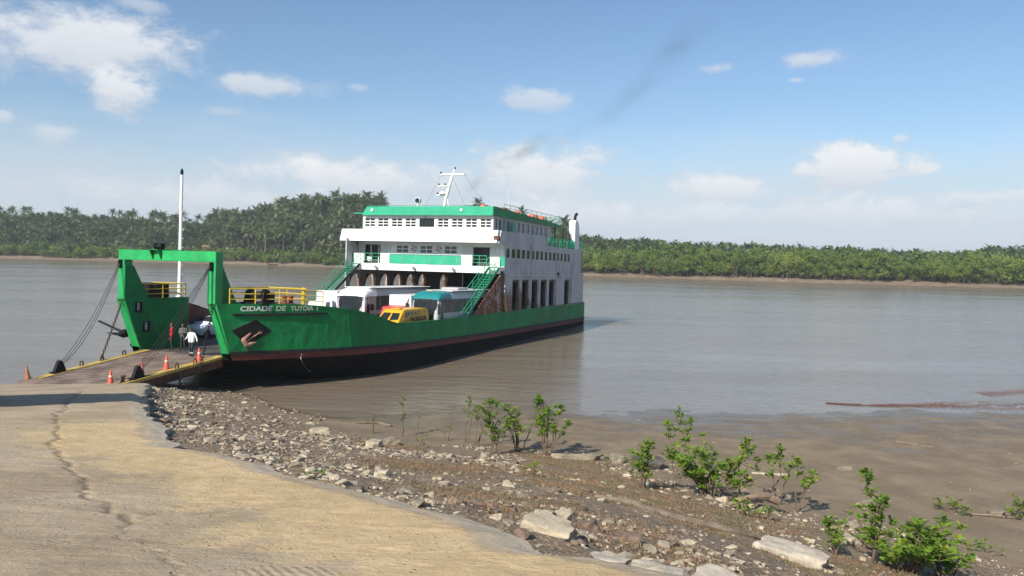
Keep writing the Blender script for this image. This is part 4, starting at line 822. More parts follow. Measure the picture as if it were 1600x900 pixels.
# skirts: broken river side and the toe
sk1 = Vv[:, :1] - np.array([-.04, 0, .7]); V2 = np.concatenate([sk1, Vv], 1); F = grid_faces(ny, nx + 1); V2 = V2.reshape(-1, 3)
toe = Vv[-1] - np.array([0, -.05, 1.6]); base = len(V2); row = (ny - 1) * (nx + 1) + 1 + np.arange(nx); tb = base + np.arange(nx)
F = np.concatenate([F, np.stack([row[:-1], row[1:], tb[1:], tb[:-1]], -1)]); V2 = np.concatenate([V2, toe])
def _conc(t, b):
    tc = t.new('ShaderNodeTexCoord'); v = tc.outputs['Object']
    at = t.new('ShaderNodeAttribute', attribute_name='clay').outputs['Fac']; ck = t.new('ShaderNodeAttribute', attribute_name='crack').outputs['Fac']; gr = t.new('ShaderNodeAttribute', attribute_name='rim').outputs['Fac']
    n1 = t.noise(v, .45, 6, .6); n2 = t.noise(v, 2.6, 8, .68, .5); n3 = t.noise(v, 45, 4, .6); n4 = t.noise(t.map(v, (.5, 2.2, 1), rot=(0, 0, R(-14))), 1.2, 7, .66, 1.0); n5 = t.noise(v, .9, 7, .66, .9); n6 = t.noise(v, 11, 6, .7, .4)
    vo = t.new('ShaderNodeTexVoronoi'); t.l.new(v, vo.inputs[0]); vo.inputs['Scale'].default_value = 9; vo.inputs['Randomness'].default_value = 1
    base = t.mix(t.smooth(n1.outputs[0], .32, .68), (.335, .258, .168), (.465, .365, .25))
    base = t.mix(t.math('MULTIPLY', t.smooth(n4.outputs[0], .48, .70), .6), base, (.235, .185, .130))              # darker worn streaks
    base = t.mix(t.math('MULTIPLY', t.smooth(n5.outputs[0], .54, .62), .55), base, (.36, .305, .235))               # grey cement patches
    base = t.mix(t.math('MULTIPLY', t.smooth(n2.outputs[0], .60, .70), .6), base, (.60, .54, .45))                  # pale scuffs
    yl = t.mix(t.smooth(n2.outputs[0], .3, .7), (.54, .375, .185), (.70, .51, .275))
    f = t.math('ADD', at, t.math('ADD', t.math('MULTIPLY', t.math('SUBTRACT', n5.outputs[0], .5), 2.0), t.math('ADD', t.math('MULTIPLY', t.math('SUBTRACT', n4.outputs[0], .5), 1.1), t.math('MULTIPLY', t.math('SUBTRACT', n6.outputs[0], .5), .5))))
    c = t.mix(t.math('MULTIPLY', t.smooth(f, .25, .80), .70), base, yl); c = t.mix(t.math('MULTIPLY', gr, .75), c, (.50, .425, .325))
    pit = t.math('MULTIPLY', t.smooth(vo.outputs['Distance'], .22, .05), t.smooth(n5.outputs[0], .42, .6))
    c = t.mix(t.math('MULTIPLY', t.smooth(n6.outputs[0], .58, .72), .40), c, (.19, .145, .10)); c = t.mix(t.math('MULTIPLY', pit, .5), c, (.15, .115, .085)); c = t.mix(t.math('MULTIPLY', ck, .6), c, (.12, .09, .06)); t.put(b.inputs['Base Color'], c)
    t.put(b.inputs['Roughness'], t.math('MULTIPLY_ADD', n2.outputs[0], .2, .76)); b.inputs['Specular IOR Level'].default_value = .25
    # faint rake marks left in the wet concrete in one spot
    sp = t.new('ShaderNodeSeparateXYZ'); t.l.new(v, sp.inputs[0]); fx = t.math('MULTIPLY', t.math('SUBTRACT', sp.outputs[0], -1.75), 2.2); fy = t.math('MULTIPLY', t.math('SUBTRACT', sp.outputs[1], 6.2), 3.0)
    msk = t.smooth(t.math('ADD', t.math('ADD', t.math('MULTIPLY', fx, fx), t.math('MULTIPLY', fy, fy)), t.math('MULTIPLY', t.math('SUBTRACT', n2.outputs[0], .5), 2.0)), 1.0, .4)
    ang = t.math('ADD', t.math('MULTIPLY', sp.outputs[0], .75), t.math('MULTIPLY', sp.outputs[1], .55)); grv = t.math('SINE', t.math('MULTIPLY', t.math('ADD', ang, t.math('MULTIPLY', n2.outputs[0], .06)), 85))
    hgt = t.math('ADD', t.math('ADD', t.math('MULTIPLY', n3.outputs[0], .10), t.math('MULTIPLY', n6.outputs[0], .35)), t.math('ADD', t.math('MULTIPLY', n4.outputs[0], .5), t.math('MULTIPLY', t.math('MULTIPLY', grv, msk), .05)))
    hgt = t.math('SUBTRACT', hgt, t.math('MULTIPLY', pit, .25))
    t.l.new(t.bump(hgt, .9, .07), b.inputs['Normal'])
surf_mat('concrete', _conc)
me = np_mesh('slipway', V2, F, 'concrete', smooth=True)
def attr(me, name, arr): a = me.attributes.new(name, 'FLOAT', 'POINT'); a.data.foreach_set('value', np.asarray(arr, np.float32))
pad = lambda A: np.r_[np.concatenate([A[:, :1], A], 1).ravel(), A[-1]]
clay = sstep(de, .35, .8) * (1 - sstep(de, 1.0, 4.2)) * (1 - sstep(Y, 15, 22)) + .12 * sstep(de, 1, 2) * (1 - sstep(de, 4.5, 7)) * (1 - sstep(Y, 7, 13)); rim = sstep(de, .55, .15) * (fbm(X * 2, Y * 2, 51, 4) > .25) * (1 - sstep(Y, 20, 30) * .5)
attr(me, 'clay', pad(np.clip(clay, 0, 1))); attr(me, 'crack', pad(crk)); attr(me, 'rim', pad(rim))
slip = link(bpy.data.objects.new('slipway', me)); tag(slip, kind='structure')

# river --------------------------------------------------------------------------------
WAKE = W(50.3, 7.6, 0)
def _water(t, b):
    tc = t.new('ShaderNodeTexCoord'); v = tc.outputs['Object']; g = t.new('ShaderNodeNewGeometry')
    n0 = t.noise(t.map(v, (.006, .02, 1)), 1., 4, .6); n00 = t.noise(t.map(v, (.02, .07, 1), rot=(0, 0, .3)), 1., 4, .6)
    a = t.noise(t.map(v, (.55, 1.5, 1), rot=(0, 0, .35)), 1.0, 3, .55); bq = t.noise(t.map(v, (2.2, 5.5, 1), rot=(0, 0, .15)), 1.0, 3, .6); cq = t.noise(t.map(v, (.10, .32, 1), rot=(0, 0, -.1)), 1., 2, .5)
    sp = t.new('ShaderNodeSeparateXYZ'); t.l.new(v, sp.inputs[0])
    wx = t.math('MULTIPLY', t.math('SUBTRACT', sp.outputs[0], WAKE.x + 1.5), 1 / 4.6); wy = t.math('MULTIPLY', t.math('SUBTRACT', sp.outputs[1], WAKE.y + .5), 1 / 5.5)
    wk = t.smooth(t.math('ADD', t.math('ADD', t.math('MULTIPLY', wx, wx), t.math('MULTIPLY', wy, wy)), t.math('MULTIPLY', t.math('SUBTRACT', a.outputs[0], .5), .7)), 1.1, .45)
    t.put(b.inputs['Base Color'], t.mix(t.smooth(n0.outputs[0], .3, .7), (.185, .145, .105), (.225, .182, .138)))
    t.put(b.inputs['Roughness'], t.math('MULTIPLY_ADD', t.smooth(n00.outputs[0], .3, .7), .10, .10)); b.inputs['IOR'].default_value = 1.33; b.inputs['Specular IOR Level'].default_value = .5
    gust = t.math('MULTIPLY_ADD', t.smooth(n00.outputs[0], .25, .75), .7, .55)
    hgt = t.math('MULTIPLY', t.math('ADD', t.math('ADD', t.math('MULTIPLY', a.outputs[0], .085), t.math('MULTIPLY', bq.outputs[0], .026)), t.math('MULTIPLY', cq.outputs[0], .12)), gust)
    hgt = t.math('ADD', hgt, t.math('MULTIPLY', t.math('MULTIPLY', t.noise(v, 3.2, 3, .6).outputs[0], wk), .16))
    t.l.new(t.bump(hgt, .75, 1.0), b.inputs['Normal'])
surf_mat('river_water', _water)
wo = MB().add([(-1500, -60, 0), (1500, -60, 0), (1500, 700, 0), (-1500, 700, 0)], [(0, 1, 2, 3)]).build('water', 'river_water'); tag(wo, kind='structure')

# ================================================================== FAR BANK
FB = np.array([(-1500, 560), (-700, 500), (-400, 470), (-290, 462), (-220, 452), (-125.4, 427.7), (-32.2, 390), (36.2, 344), (115.3, 315.3), (198.6, 305.4), (300, 300), (700, 290), (1500, 260)])
def yb(x): return np.interp(x, FB[:, 0], FB[:, 1]) + (fbm(np.asarray(x) * .03, np.asarray(x) * 0, 71, 4) - .5) * 14
_px = np.array([-900, -400, 0, 100, 200, 300, 370, 395, 430, 480, 570, 650, 750, 850, 920, 1000, 1100, 1200, 1300, 1400, 1450, 1520, 1560, 1600, 1900, 2600]); _hh = np.array([14, 20, 21, 20.5, 19.5, 17.5, 16.5, 18.5, 22.5, 27, 27.5, 26, 22, 17, 11.5, 10, 8.6, 7.8, 7.2, 5.8, 5.4, 7.6, 9.5, 10, 10, 9.])
def ridge(x, y): return np.interp(800 + 1230 * x / np.maximum(y, 50), _px, _hh)      # hill height by bearing from the landing
def zf(x, y):
    x = np.asarray(x, float); y = np.asarray(y, float); s = y - yb(x); h = ridge(x, y)
    z = np.where(s < 0, s * .06, 1.5 * sstep(s, 0, 11) + .8 * sstep(s, 11, 16)) + np.maximum(h - 2, 0) * sstep(s, 16, 95)
    return np.maximum(z, -4) + sstep(s, 2, 12) * (fbm(x * .06, y * .06, 77, 4) - .5) * 2.0
def _bank(t, b):
    tc = t.new('ShaderNodeTexCoord'); v = tc.outputs['Object']; n = t.noise(v, .25, 6, .65); n2 = t.noise(v, 1.3, 5, .65); sp = t.new('ShaderNodeSeparateXYZ'); t.l.new(v, sp.inputs[0])
    zz = t.math('ADD', sp.outputs[2], t.math('MULTIPLY', t.math('SUBTRACT', n2.outputs[0], .5), .8))
    c = t.mix(t.smooth(n.outputs[0], .3, .7), (.165, .115, .080), (.25, .19, .135)); c = t.mix(t.smooth(zz, .55, .1), c, (.12, .095, .060)); c = t.mix(t.smooth(zz, 1.9, 2.8), c, (.035, .035, .018)); t.put(b.inputs['Base Color'], c); b.inputs['Roughness'].default_value = .85
    t.l.new(t.bump(n2.outputs[0], .8, .6), b.inputs['Normal'])
surf_mat('far_bank', _bank)
xs = np.r_[np.linspace(-1500, -430, 30), np.linspace(-420, 320, 372), np.linspace(335, 1500, 30)]; ss = np.r_[-30, -8, np.linspace(-2, 20, 45), np.linspace(24, 110, 30), 150, 250, 500, 1200, 2600]
Xf = np.repeat(xs[None], len(ss), 0); Yf = yb(Xf) + ss[:, None]; Zf = zf(Xf, Yf); Zf[0] = -4
fo = link(bpy.data.objects.new('far_bank', np_mesh('far_bank', np.stack([Xf, Yf, Zf], -1).reshape(-1, 3), grid_faces(*Xf.shape), 'far_bank', smooth=True))); tag(fo, kind='structure')

def foliage(name, dark, mid, light, trans=.25, scale=.25, rough=.6):
    m, t, b = _mat(name); g = t.new('ShaderNodeNewGeometry'); oi = t.new('ShaderNodeObjectInfo'); n = t.noise(g.outputs['Position'], scale, 4, .6); n2 = t.noise(g.outputs['Position'], scale * 7, 3, .6)
    k = t.math('ADD', t.math('MULTIPLY', n.outputs[0], .55), t.math('ADD', t.math('MULTIPLY', n2.outputs[0], .3), t.math('MULTIPLY', oi.outputs['Random'], .15)))
    c = t.mix(t.smooth(k, .32, .52), dark, mid); c = t.mix(t.smooth(k, .50, .68), c, light); t.put(b.inputs['Base Color'], c); b.inputs['Roughness'].default_value = rough; b.inputs['Specular IOR Level'].default_value = .3
    tr = t.new('ShaderNodeBsdfTranslucent'); t.put(tr.inputs[0], t.mix(1, c, (1.1, 1.25, .6), 'MULTIPLY')); ms = t.new('ShaderNodeMixShader'); ms.inputs[0].default_value = trans
    t.l.new(b.outputs[0], ms.inputs[1]); t.l.new(tr.outputs[0], ms.inputs[2]); t.l.new(ms.outputs[0], t.n['Material Output'].inputs[0]); return m
foliage('mangrove_leaf', (.070, .115, .022), (.15, .21, .040), (.26, .30, .062), .35, .10)
foliage('palm_leaf', (.060, .088, .042), (.12, .155, .074), (.30, .305, .18), .35, .35, .4)
foliage('wood_leaf', (.042, .072, .026), (.085, .13, .042), (.16, .20, .068), .3, .06)
paint('bark_grey', (.20, .165, .125), .9, var=.3, scale=.8, bump=.1); paint('bark_dark', (.085, .062, .045), .9, var=.3, scale=2, bump=.1)
def leaf_cloud(lobes, n, size, r, flat=.0):
    L = np.array(lobes); A = L[:, 3] ** 2; pick = r.choice(len(L), n, p=A / A.sum()); d = r.normal(size=(n, 3)); d[:, 2] += .25; d /= np.linalg.norm(d, axis=1)[:, None]
    rad = L[pick, 3] * (r.uniform(.55, 1.08, n)); p = L[pick, :3] + d * rad[:, None] * np.array([1, 1, .8]); nn = d + r.normal(size=(n, 3)) * .55; nn /= np.linalg.norm(nn, axis=1)[:, None]
    a = np.cross(nn, r.normal(size=(n, 3))); a /= np.linalg.norm(a, axis=1)[:, None]; b = np.cross(nn, a); s = size * r.uniform(.6, 1.35, n)[:, None]
    V = np.stack([p - a * s, p + b * s * .6, p + a * s, p - b * s * .6], 1).reshape(-1, 3); return V, np.arange(n * 4).reshape(n, 4)
def crown_lobes(r, w, h, k): 
    return [(r.uniform(-.55, .55) * w, r.uniform(-.55, .55) * w, h * r.uniform(.22, .86), w * r.uniform(.13, .24)) for _ in range(k)] + [(0, 0, h * .5, w * .30)]
r2 = np.random.default_rng(11)
mang = []
for i in range(8):
    wv = r2.uniform(6.5, 9.5); V, F = leaf_cloud(crown_lobes(r2, wv, 10, 20), 1700, .30, r2); V[:, 2] = np.clip(V[:, 2], .3, 99)
    m = MB()
    for k in range(6): a = k * 1.05 + r2.uniform(0, .5); x, y = math.cos(a), math.sin(a); m.tube([(x * r2.uniform(1, 2.6), y * r2.uniform(1, 2.6), -1), (x * .8, y * .8, 2.2), (x * r2.uniform(.5, 2.5), y * r2.uniform(.5, 2.5), 6)], [.13, .16, .05], 5)
    mang.append((np_mesh('crown', V, F, 'mangrove_leaf'), m.mesh('trunk', 'bark_dark'), V, F))
pts = []
for row, (s0, s1, st) in enumerate(((8.5, 12, 4.6), (14, 20, 4.8), (21, 28, 5.0), (29, 38, 5.5), (39, 50, 6.))):
    x = -420.
    while x < 290:
        px = x + r2.uniform(-1.5, 1.5); py = yb(px) + r2.uniform(s0, s1); hgt = (7.2 if px < -60 else np.interp(px, [-60, 30, 120, 220], [8, 10, 11, 12])) / 10 * r2.uniform(.62, 1.16) * (1 if row == 0 else 1.05)
        ang = 800 + 1230 * px / py; 
        if not (row > 2 and px < -20): pts.append((row, float(px), float(py), float(zf(px, py)) - .5, float(hgt), ang))
        x += st * r2.uniform(.8, 1.25)
vis = [p for p in pts if -40 < p[5] < 1640 and not (560 < p[5] < 900)]
indiv = sorted([p for p in vis if p[0] < 2], key=lambda p: -p[4] / p[2])[:290]; ids = {id(p) for p in indiv}
for p in indiv:
    k = r2.integers(8); e = empty('mangrove_tree', Matrix.Translation((p[1], p[2], p[3])) @ Matrix.Rotation(r2.uniform(0, 6.28), 4, 'Z') @ Matrix.Diagonal((p[4] * r2.uniform(.85, 1.15), p[4] * r2.uniform(.85, 1.15), p[4], 1)))
    tag(e, 'bushy green mangrove in the belt along the far muddy shore', 'mangrove', 'mangroves lining the far bank'); inst('crown', mang[k][0], e); inst('trunk', mang[k][1], e)
def join_copies(items):
    VV, FF, o = [], [], 0
    for V, F, M_, T in items: VV.append(V @ M_.T + T); FF.append(F + o); o += len(V)
    return np.concatenate(VV), np.concatenate(FF)
def rotz(a, s): c, q = math.cos(a), math.sin(a); return np.array([[c, -q, 0], [q, c, 0], [0, 0, 1]]) @ np.diag(s)
rest = [p for p in pts if id(p) not in ids]; items = []
for p in rest: k = r2.integers(8); V, F = mang[k][2], mang[k][3]; n = 420 if p in vis else 150; sel = r2.choice(len(F), n, replace=False); V3 = V.reshape(-1, 4, 3)[sel]; c = V3.mean(1, keepdims=True); V3 = (c + (V3 - c) * 1.7).reshape(-1, 3); items.append((V3, np.arange(len(V3)).reshape(-1, 4), rotz(r2.uniform(0, 6.28), (p[4],) * 3), np.array(p[1:4])))
V, F = join_copies(items); o = link(bpy.data.objects.new('mangrove_wood', np_mesh('mangrove_wood', V, F, 'mangrove_leaf'))); tag(o, 'unbroken mass of mangrove crowns behind the front trees', 'mangroves', kind='stuff')

# palms on the hill
def palm(r, H=15., fl=5.6, nf=20):
    fv, ff = [], []; top = np.array([r.uniform(-.6, .6), r.uniform(-.6, .6), H])
    for k in range(nf):
        a = k * 2.399 + r.uniform(-.2, .2); e0 = R(84 - 80 * (k / nf) ** .9 + r.uniform(-9, 9)); L = fl * r.uniform(.8, 1.1); dr = r.uniform(.35, .8) * (1 + k / nf); p = top.copy(); hd = np.array([math.cos(a), math.sin(a), 0]); sd = np.array([-math.sin(a), math.cos(a), 0]); ns = 7; e = e0
        for j in range(ns):
            d = hd * math.cos(e) + np.array([0, 0, 1]) * math.sin(e); q = p + d * L / ns; u = np.cross(sd, d); wj = [.25, .85, 1.05, 1.0, .85, .6, .3][j] * fl / 5.6
            if j > 0:
                for sg in (1, -1):
                    tip = (p + q) / 2 + sg * sd * wj + d * wj * .75 - abs(u) * 0 + np.array([0, 0, -.28 * wj]) + r.normal(size=3) * .06; b = len(fv); fv += [p, p * .45 + q * .55, tip + d * .12, tip - d * .1]; ff.append((b, b + 1, b + 2, b + 3))
                    tip2 = q + sg * sd * wj * .9 + d * wj * .8 + np.array([0, 0, -.3 * wj]) + r.normal(size=3) * .06; b = len(fv); fv += [p * .45 + q * .55, q, tip2 + d * .12, tip2 - d * .1]; ff.append((b, b + 1, b + 2, b + 3))
            p = q; e -= dr / ns * 1.6
    m = MB(); m.tube([(0, 0, -1.5), (top[0] * .3, top[1] * .3, H * .5), tuple(top + np.array([0, 0, .3]))], [.30, .24, .20], 7)
    for k in range(5): a = k * 1.3; m.tube([tuple(top + np.array([0, 0, -.1])), tuple(top + np.array([math.cos(a) * .5, math.sin(a) * .5, -1.3])), tuple(top + np.array([math.cos(a) * .45, math.sin(a) * .45, -2.4]))], [.10, .09, .03], 4)
    return np.array(fv), np.array(ff), m
PV = []
for i in range(16):
    V, F, m = palm(r2, r2.uniform(12, 16.5) if i < 8 else r2.uniform(5.5, 8.5), r2.uniform(5.2, 6.4), int(r2.integers(20, 27))); PV.append((np_mesh('crown', V, F, 'palm_leaf'), m.mesh('trunk', 'bark_grey'), V, F, np.array(m.v), m.f))
pp = []; tries = 0
while len(pp) < 1900 and tries < 60000:
    tries += 1; x = r2.uniform(-430, 290); s = 16 + 105 * r2.random() ** .9; y = float(yb(x)) + s; ang = 800 + 1230 * x / y
    if not (-60 < ang < 1660) or 600 < ang < 720: continue
    if ang > 880: 
        if s < 38: continue
        sc = r2.uniform(.55, .8)
    elif ang < 330: sc = r2.uniform(.55, .9); 
    else: sc = r2.uniform(.75, 1.1)
    if ang < 330 and s < 24: continue
    dmin = 3.6 if 330 < ang < 600 else 4.2
    if any((x - q[0]) ** 2 + (y - q[1]) ** 2 < dmin ** 2 for q in pp): continue
    pp.append((x, y, float(zf(x, y)), sc * r2.uniform(.9, 1.1), ang, s))
def pick(p): return int(r2.integers(8)) if (330 < p[4] < 720 and r2.random() < .62) or (p[4] < 330 and r2.random() < .22) or (p[4] < 880 and r2.random() < .04) else int(8 + r2.integers(8))
def psc(p): return p[3] / p[1] * (2.0 if 330 < p[4] < 600 else 1.) * (1.35 if p[5] > 85 and p[4] < 600 else 1.)
pp.sort(key=psc, reverse=True)
for p in pp[:300]:
    k = pick(p); e = empty('palm_tree', Matrix.Translation(p[:3]) @ Matrix.Rotation(r2.uniform(0, 6.28), 4, 'Z') @ Matrix.Rotation(r2.normal() * .05, 4, 'X') @ Matrix.Scale(p[3], 4))
    tag(e, 'tall feathery palm in the crowd of palms on the far hillside', 'palm', 'palms on the far hill'); inst('crown', PV[k][0], e); inst('trunk', PV[k][1], e)
items = [(PV[k][2], PV[k][3], rotz(r2.uniform(0, 6.28), (p[3],) * 3), np.array(p[:3])) for p in pp[300:] for k in [pick(p)]]
V, F = join_copies(items); o = link(bpy.data.objects.new('palm_wood', np_mesh('palm_wood', V, F, 'palm_leaf'))); tag(o, 'distant wood of countless small palms covering the far hills', 'palm wood', kind='stuff')
# broad-leaved undergrowth that fills the hill between the palms
items = []
for i in range(4200):
    x = r2.uniform(-430, 300); s = r2.uniform(14, 135); y = float(yb(x)) + s; ang = 800 + 1230 * x / y
    if not (-60 < ang < 1660): continue
    V, F = leaf_cloud([(0, 0, 1.6, 2.4), (r2.uniform(-1.5, 1.5), r2.uniform(-1, 1), 3.0, 2.0), (r2.uniform(-2, 2), 0, 1.0, 1.5)], 60 if ang < 620 else 44, .62, r2); items.append((V, F, np.eye(3) * (r2.uniform(.8, 1.6) if r2.random() < .85 else r2.uniform(1.6, 2.3)), np.array([x, y, float(zf(x, y)) - .2])))
V, F = join_copies(items); o = link(bpy.data.objects.new('hill_undergrowth', np_mesh('hill_undergrowth', V, F, 'wood_leaf'))); tag(o, 'dark leafy undergrowth covering the far hills beneath the palms', 'undergrowth', kind='stuff')
# two small houses and a canoe on the far bank
paint('roof_clay', (.30, .16, .10), .8, var=.15, scale=1); paint('house_wall', (.50, .42, .36), .8, var=.1, scale=1)
def house(x, s, w_, lab, rm='roof_clay'):
    y = float(yb(x)) + s; e = empty('house', Matrix.Translation((x, y, float(zf(x, y)) + 4.0))); tag(e, lab, 'house')
    MB().box(-w_ / 2, w_ / 2, -2, 2, -4.5, 2.2).build('wall', 'house_wall', e); MB().prism([(-2.7, 2.1), (2.7, 2.1), (0, 3.6)], 'x', -w_ / 2 - .6, w_ / 2 + .6).build('roof', rm, e); MB().box(-.5, .5, -2.05, -2.0, 0, 1.9).build('door', 'bark_dark', e); MB().box(1.2, 2.0, -2.05, -2.0, .8, 1.6).build('window', 'glass', e)
house(-180., 26, 9, 'small house with clay roof half hidden in trees on the far bank'); house(-164., 24, 8, 'pale roofed house beside the clay roofed one on the far bank', 'house_wall')
x = -131.; y = float(yb(x)) + 3; e = empty('canoe', Matrix.Translation((x, y, float(zf(x, y)) + .15)) @ Matrix.Rotation(.15, 4, 'Z')); tag(e, 'small dark canoe drawn up on the far mud bank', 'canoe')
sec = [(-3, .05, .55), (-2, .42, .12), (0, .55, .0), (2, .42, .12), (3, .05, .55)]; MB().grid([[(a, -w_, .62 + (.2 if abs(a) > 2.5 else 0)), (a, -w_ * .6, z), (a, w_ * .6, z), (a, w_, .62 + (.2 if abs(a) > 2.5 else 0))] for a, w_, z in sec]).build('canoe_hull', 'bark_dark', e); MB().box(-.8, -.6, -.5, .5, .5, .54).box(.8, 1., -.5, .5, .5, .54).build('thwart', 'bark_grey', e)
# ================================================================== VEHICLES (metres; x aft from the front, y to starboard, z up from the deck)
DK = .885
def wheel(parent, x, y, r, wd, side):
    p = MB().lathe([(r * .62, -wd / 2), (r * .93, -wd / 2), (r, -wd * .35), (r, wd * .35), (r * .93, wd / 2), (r * .62, wd / 2)], (x, y, r), 'y', 20).build('wheel', 'rubber', parent)
    MB().lathe([(r * .2, -wd * .42), (r * .6, -wd * .40), (r * .62, wd * .40), (r * .2, wd * .42)], (x, y, r), 'y', 14).build('rim', 'silver', p); return p
def loft(secs, n=28, pw=5.):
    """rounded-rectangle sections (x, half width, z0, z1, shift) -> rows"""
    rows = []
    for x, hw, z0, z1 in secs:
        row = []
        for k in range(n):
            t = 2 * math.pi * k / n; c, s = math.cos(t), math.sin(t); q = (abs(c) ** pw + abs(s) ** pw) ** (-1 / pw); row.append((x, hw * c * q, (z0 + z1) / 2 + (z1 - z0) / 2 * s * q))
        rows.append(row)
    return rows
def coach(mw, L, Wd, H, label, front, side, roofm, teal=False):
    e = empty('coach', mw); tag(e, label, 'bus'); hw = Wd / 2
    m = MB(); secs = [(.0, hw * .82, .45, H * .42), (.06, hw * .93, .36, H * .60), (.25, hw * .985, .32, H * .86), (.55, hw, .30, H * .955), (1.1, hw, .30, H * .99), (2., hw, .30, H), (L - .6, hw, .30, H), (L - .1, hw * .97, .34, H * .97), (L, hw * .9, .5, H * .92)]
    m.grid(loft(secs), close=True); m.add(loft([secs[0]])[0], [tuple(range(28))]); m.add(loft([secs[-1]])[0], [tuple(range(28))]); m.build('body', side, e, True)
    # cap over the cab in its own colour
    m = MB(); cs = [(.18, hw * .99, H * .70, H * .83), (.35, hw * 1.0, H * .62, H * .915), (.58, hw * 1.006, H * .6, H * .965), (1.15, hw * 1.006, H * .58, H * 1.0), (2.0 if not teal else 2.3, hw * 1.006, H * .56, H * 1.012)]
    rows = [[p for p in r if p[2] > (r[0][2]) + .0] for r in loft(cs, 32)]; k = min(len(r) for r in rows); m.grid([r[:k] for r in rows]); m.build('front_cap', front, e, True)
    # windscreen: curved glass in two lights
    for a, b in ((-.93, -.02), (.02, .93)):
        rows = []
        for j in range(7):
            z = H * (.31 + .51 * j / 6); xs_ = np.interp(z, [H * .31, H * .36, H * .6, H * .8, H * .9], [-.0, .0, .04, .17, .34]); rows.append([(xs_ - .045 + .20 * abs(t) ** 4, hw * .97 * t, z) for t in np.linspace(a, b, 9)])
        MB().grid(rows).build('windscreen', 'screen_glass', e, True)
    for s_ in (1, -1):
        for i, (a, b) in enumerate(((1.05, 2.5), (2.58, 4.6), (4.68, 6.7), (6.78, 8.8), (8.88, min(L - .5, 10.9)))):
            MB().rbox(a, b, s_ * (hw - .01), s_ * (hw + .012), H * .54, H * .83, .005).build('side_window', 'glass', e)
        MB().prism([(.42, H * .34), (.95, H * .34), (.98, H * .83), (.62, H * .83)], 'y', s_ * (hw - .02), s_ * (hw + .008)).build('cab_window', 'glass', e)
        for x in (2.6, L - 3.2): wheel(e, x, s_ * (hw - .16), .5, .28, s_)
        MB().hull([(-.03, s_ * hw * .55, .78), (-.03, s_ * hw * .86, .82), (.05, s_ * hw * .9, 1.08), (-.01, s_ * hw * .55, 1.0), (-.05, s_ * hw * .7, .9)]).build('headlight', 'lamp_glass', e)
        mi = MB(); mi.tube([(.35, s_ * (hw * .95), H * .86), (.0, s_ * (hw + .14), H * .84), (-.22, s_ * (hw + .20), H * .74)], .035, 6).rbox(-.30, -.16, s_ * (hw + .08), s_ * (hw + .30), H * .52, H * .74, .03); mi.build('mirror', 'coach_white' if not teal else 'black_trim', e)
    MB().rbox(-.06, .2, -hw * .9, hw * .9, .34, .62, .04).build('bumper', 'black_trim', e)
    for s_ in (-.5, .35): MB().tube([(-.08, hw * s_, H * .37), (-.075, hw * (s_ + .28), H * .56)], .018, 4).build('wiper', 'black_trim', e)
    MB().rbox(.10, .16, -hw * .5, hw * .5, H * .775, H * .835, .01).build('destination_strip', 'black_trim', e)
    MB().rbox(-.075, -.05, -.28, .28, .68, .82, .008).build('number_plate', 'panel_grey', e)
    for x in (3.2, 5.2, 7.2, 9.2): MB().box(x, x + .9, -hw - .006, -hw + .01, H * .16, H * .34).build('luggage_door', side, e)
    return e
wc = coach(ship_mat(10.0, 1.15, DK), 11.6, 2.58, 3.86, 'white coach with curved windscreen beside the red cabbed truck', 'coach_white', 'coach_grey', 'coach_white')
MB().rbox(1.2, 11.3, -1.25, 1.25, 3.84, 3.90, .02).build('roof_panel', 'coach_white', wc)
for j in range(3):                                   # swirl on the flank and the round vents below it
    MB().tube([(3.0 + j * .35 + .5 * math.sin(t), -1.302, 1.75 + .65 * math.cos(t)) for t in np.linspace(-.9, 1.2, 9)], [.01, .03, .045, .05, .05, .05, .04, .03, .01], 5).build('swirl_stripe', 'maroon_stripe', wc)
for x in (2.1, 2.75, 3.0): MB().lathe([(.16, -1.312), (.16, -1.29)], (x, 0, 1.45), 'y', 12).build('side_lamp', 'black_trim', wc)
tb = coach(ship_mat(12.6, 5.7, DK), 11.4, 2.5, 3.72, 'teal fronted coach with silver sides behind the yellow armoured van', 'teal', 'silver', 'coach_white', True)
MB().rbox(2.6, 11.2, -1.2, 1.2, 3.70, 3.77, .02).build('roof_panel', 'coach_white', tb); MB().rbox(4.5, 6.5, -.8, .8, 3.771, 3.98, .05).build('roof_air_unit', 'coach_grey', tb)
MB().hull([(.9, -.12, 3.70), (.9, .16, 3.70), (1.7, -.02, 3.76), (1.7, .06, 3.76), (1.2, .02, 3.80)]).build('roof_emblem', 'van_yellow', tb)
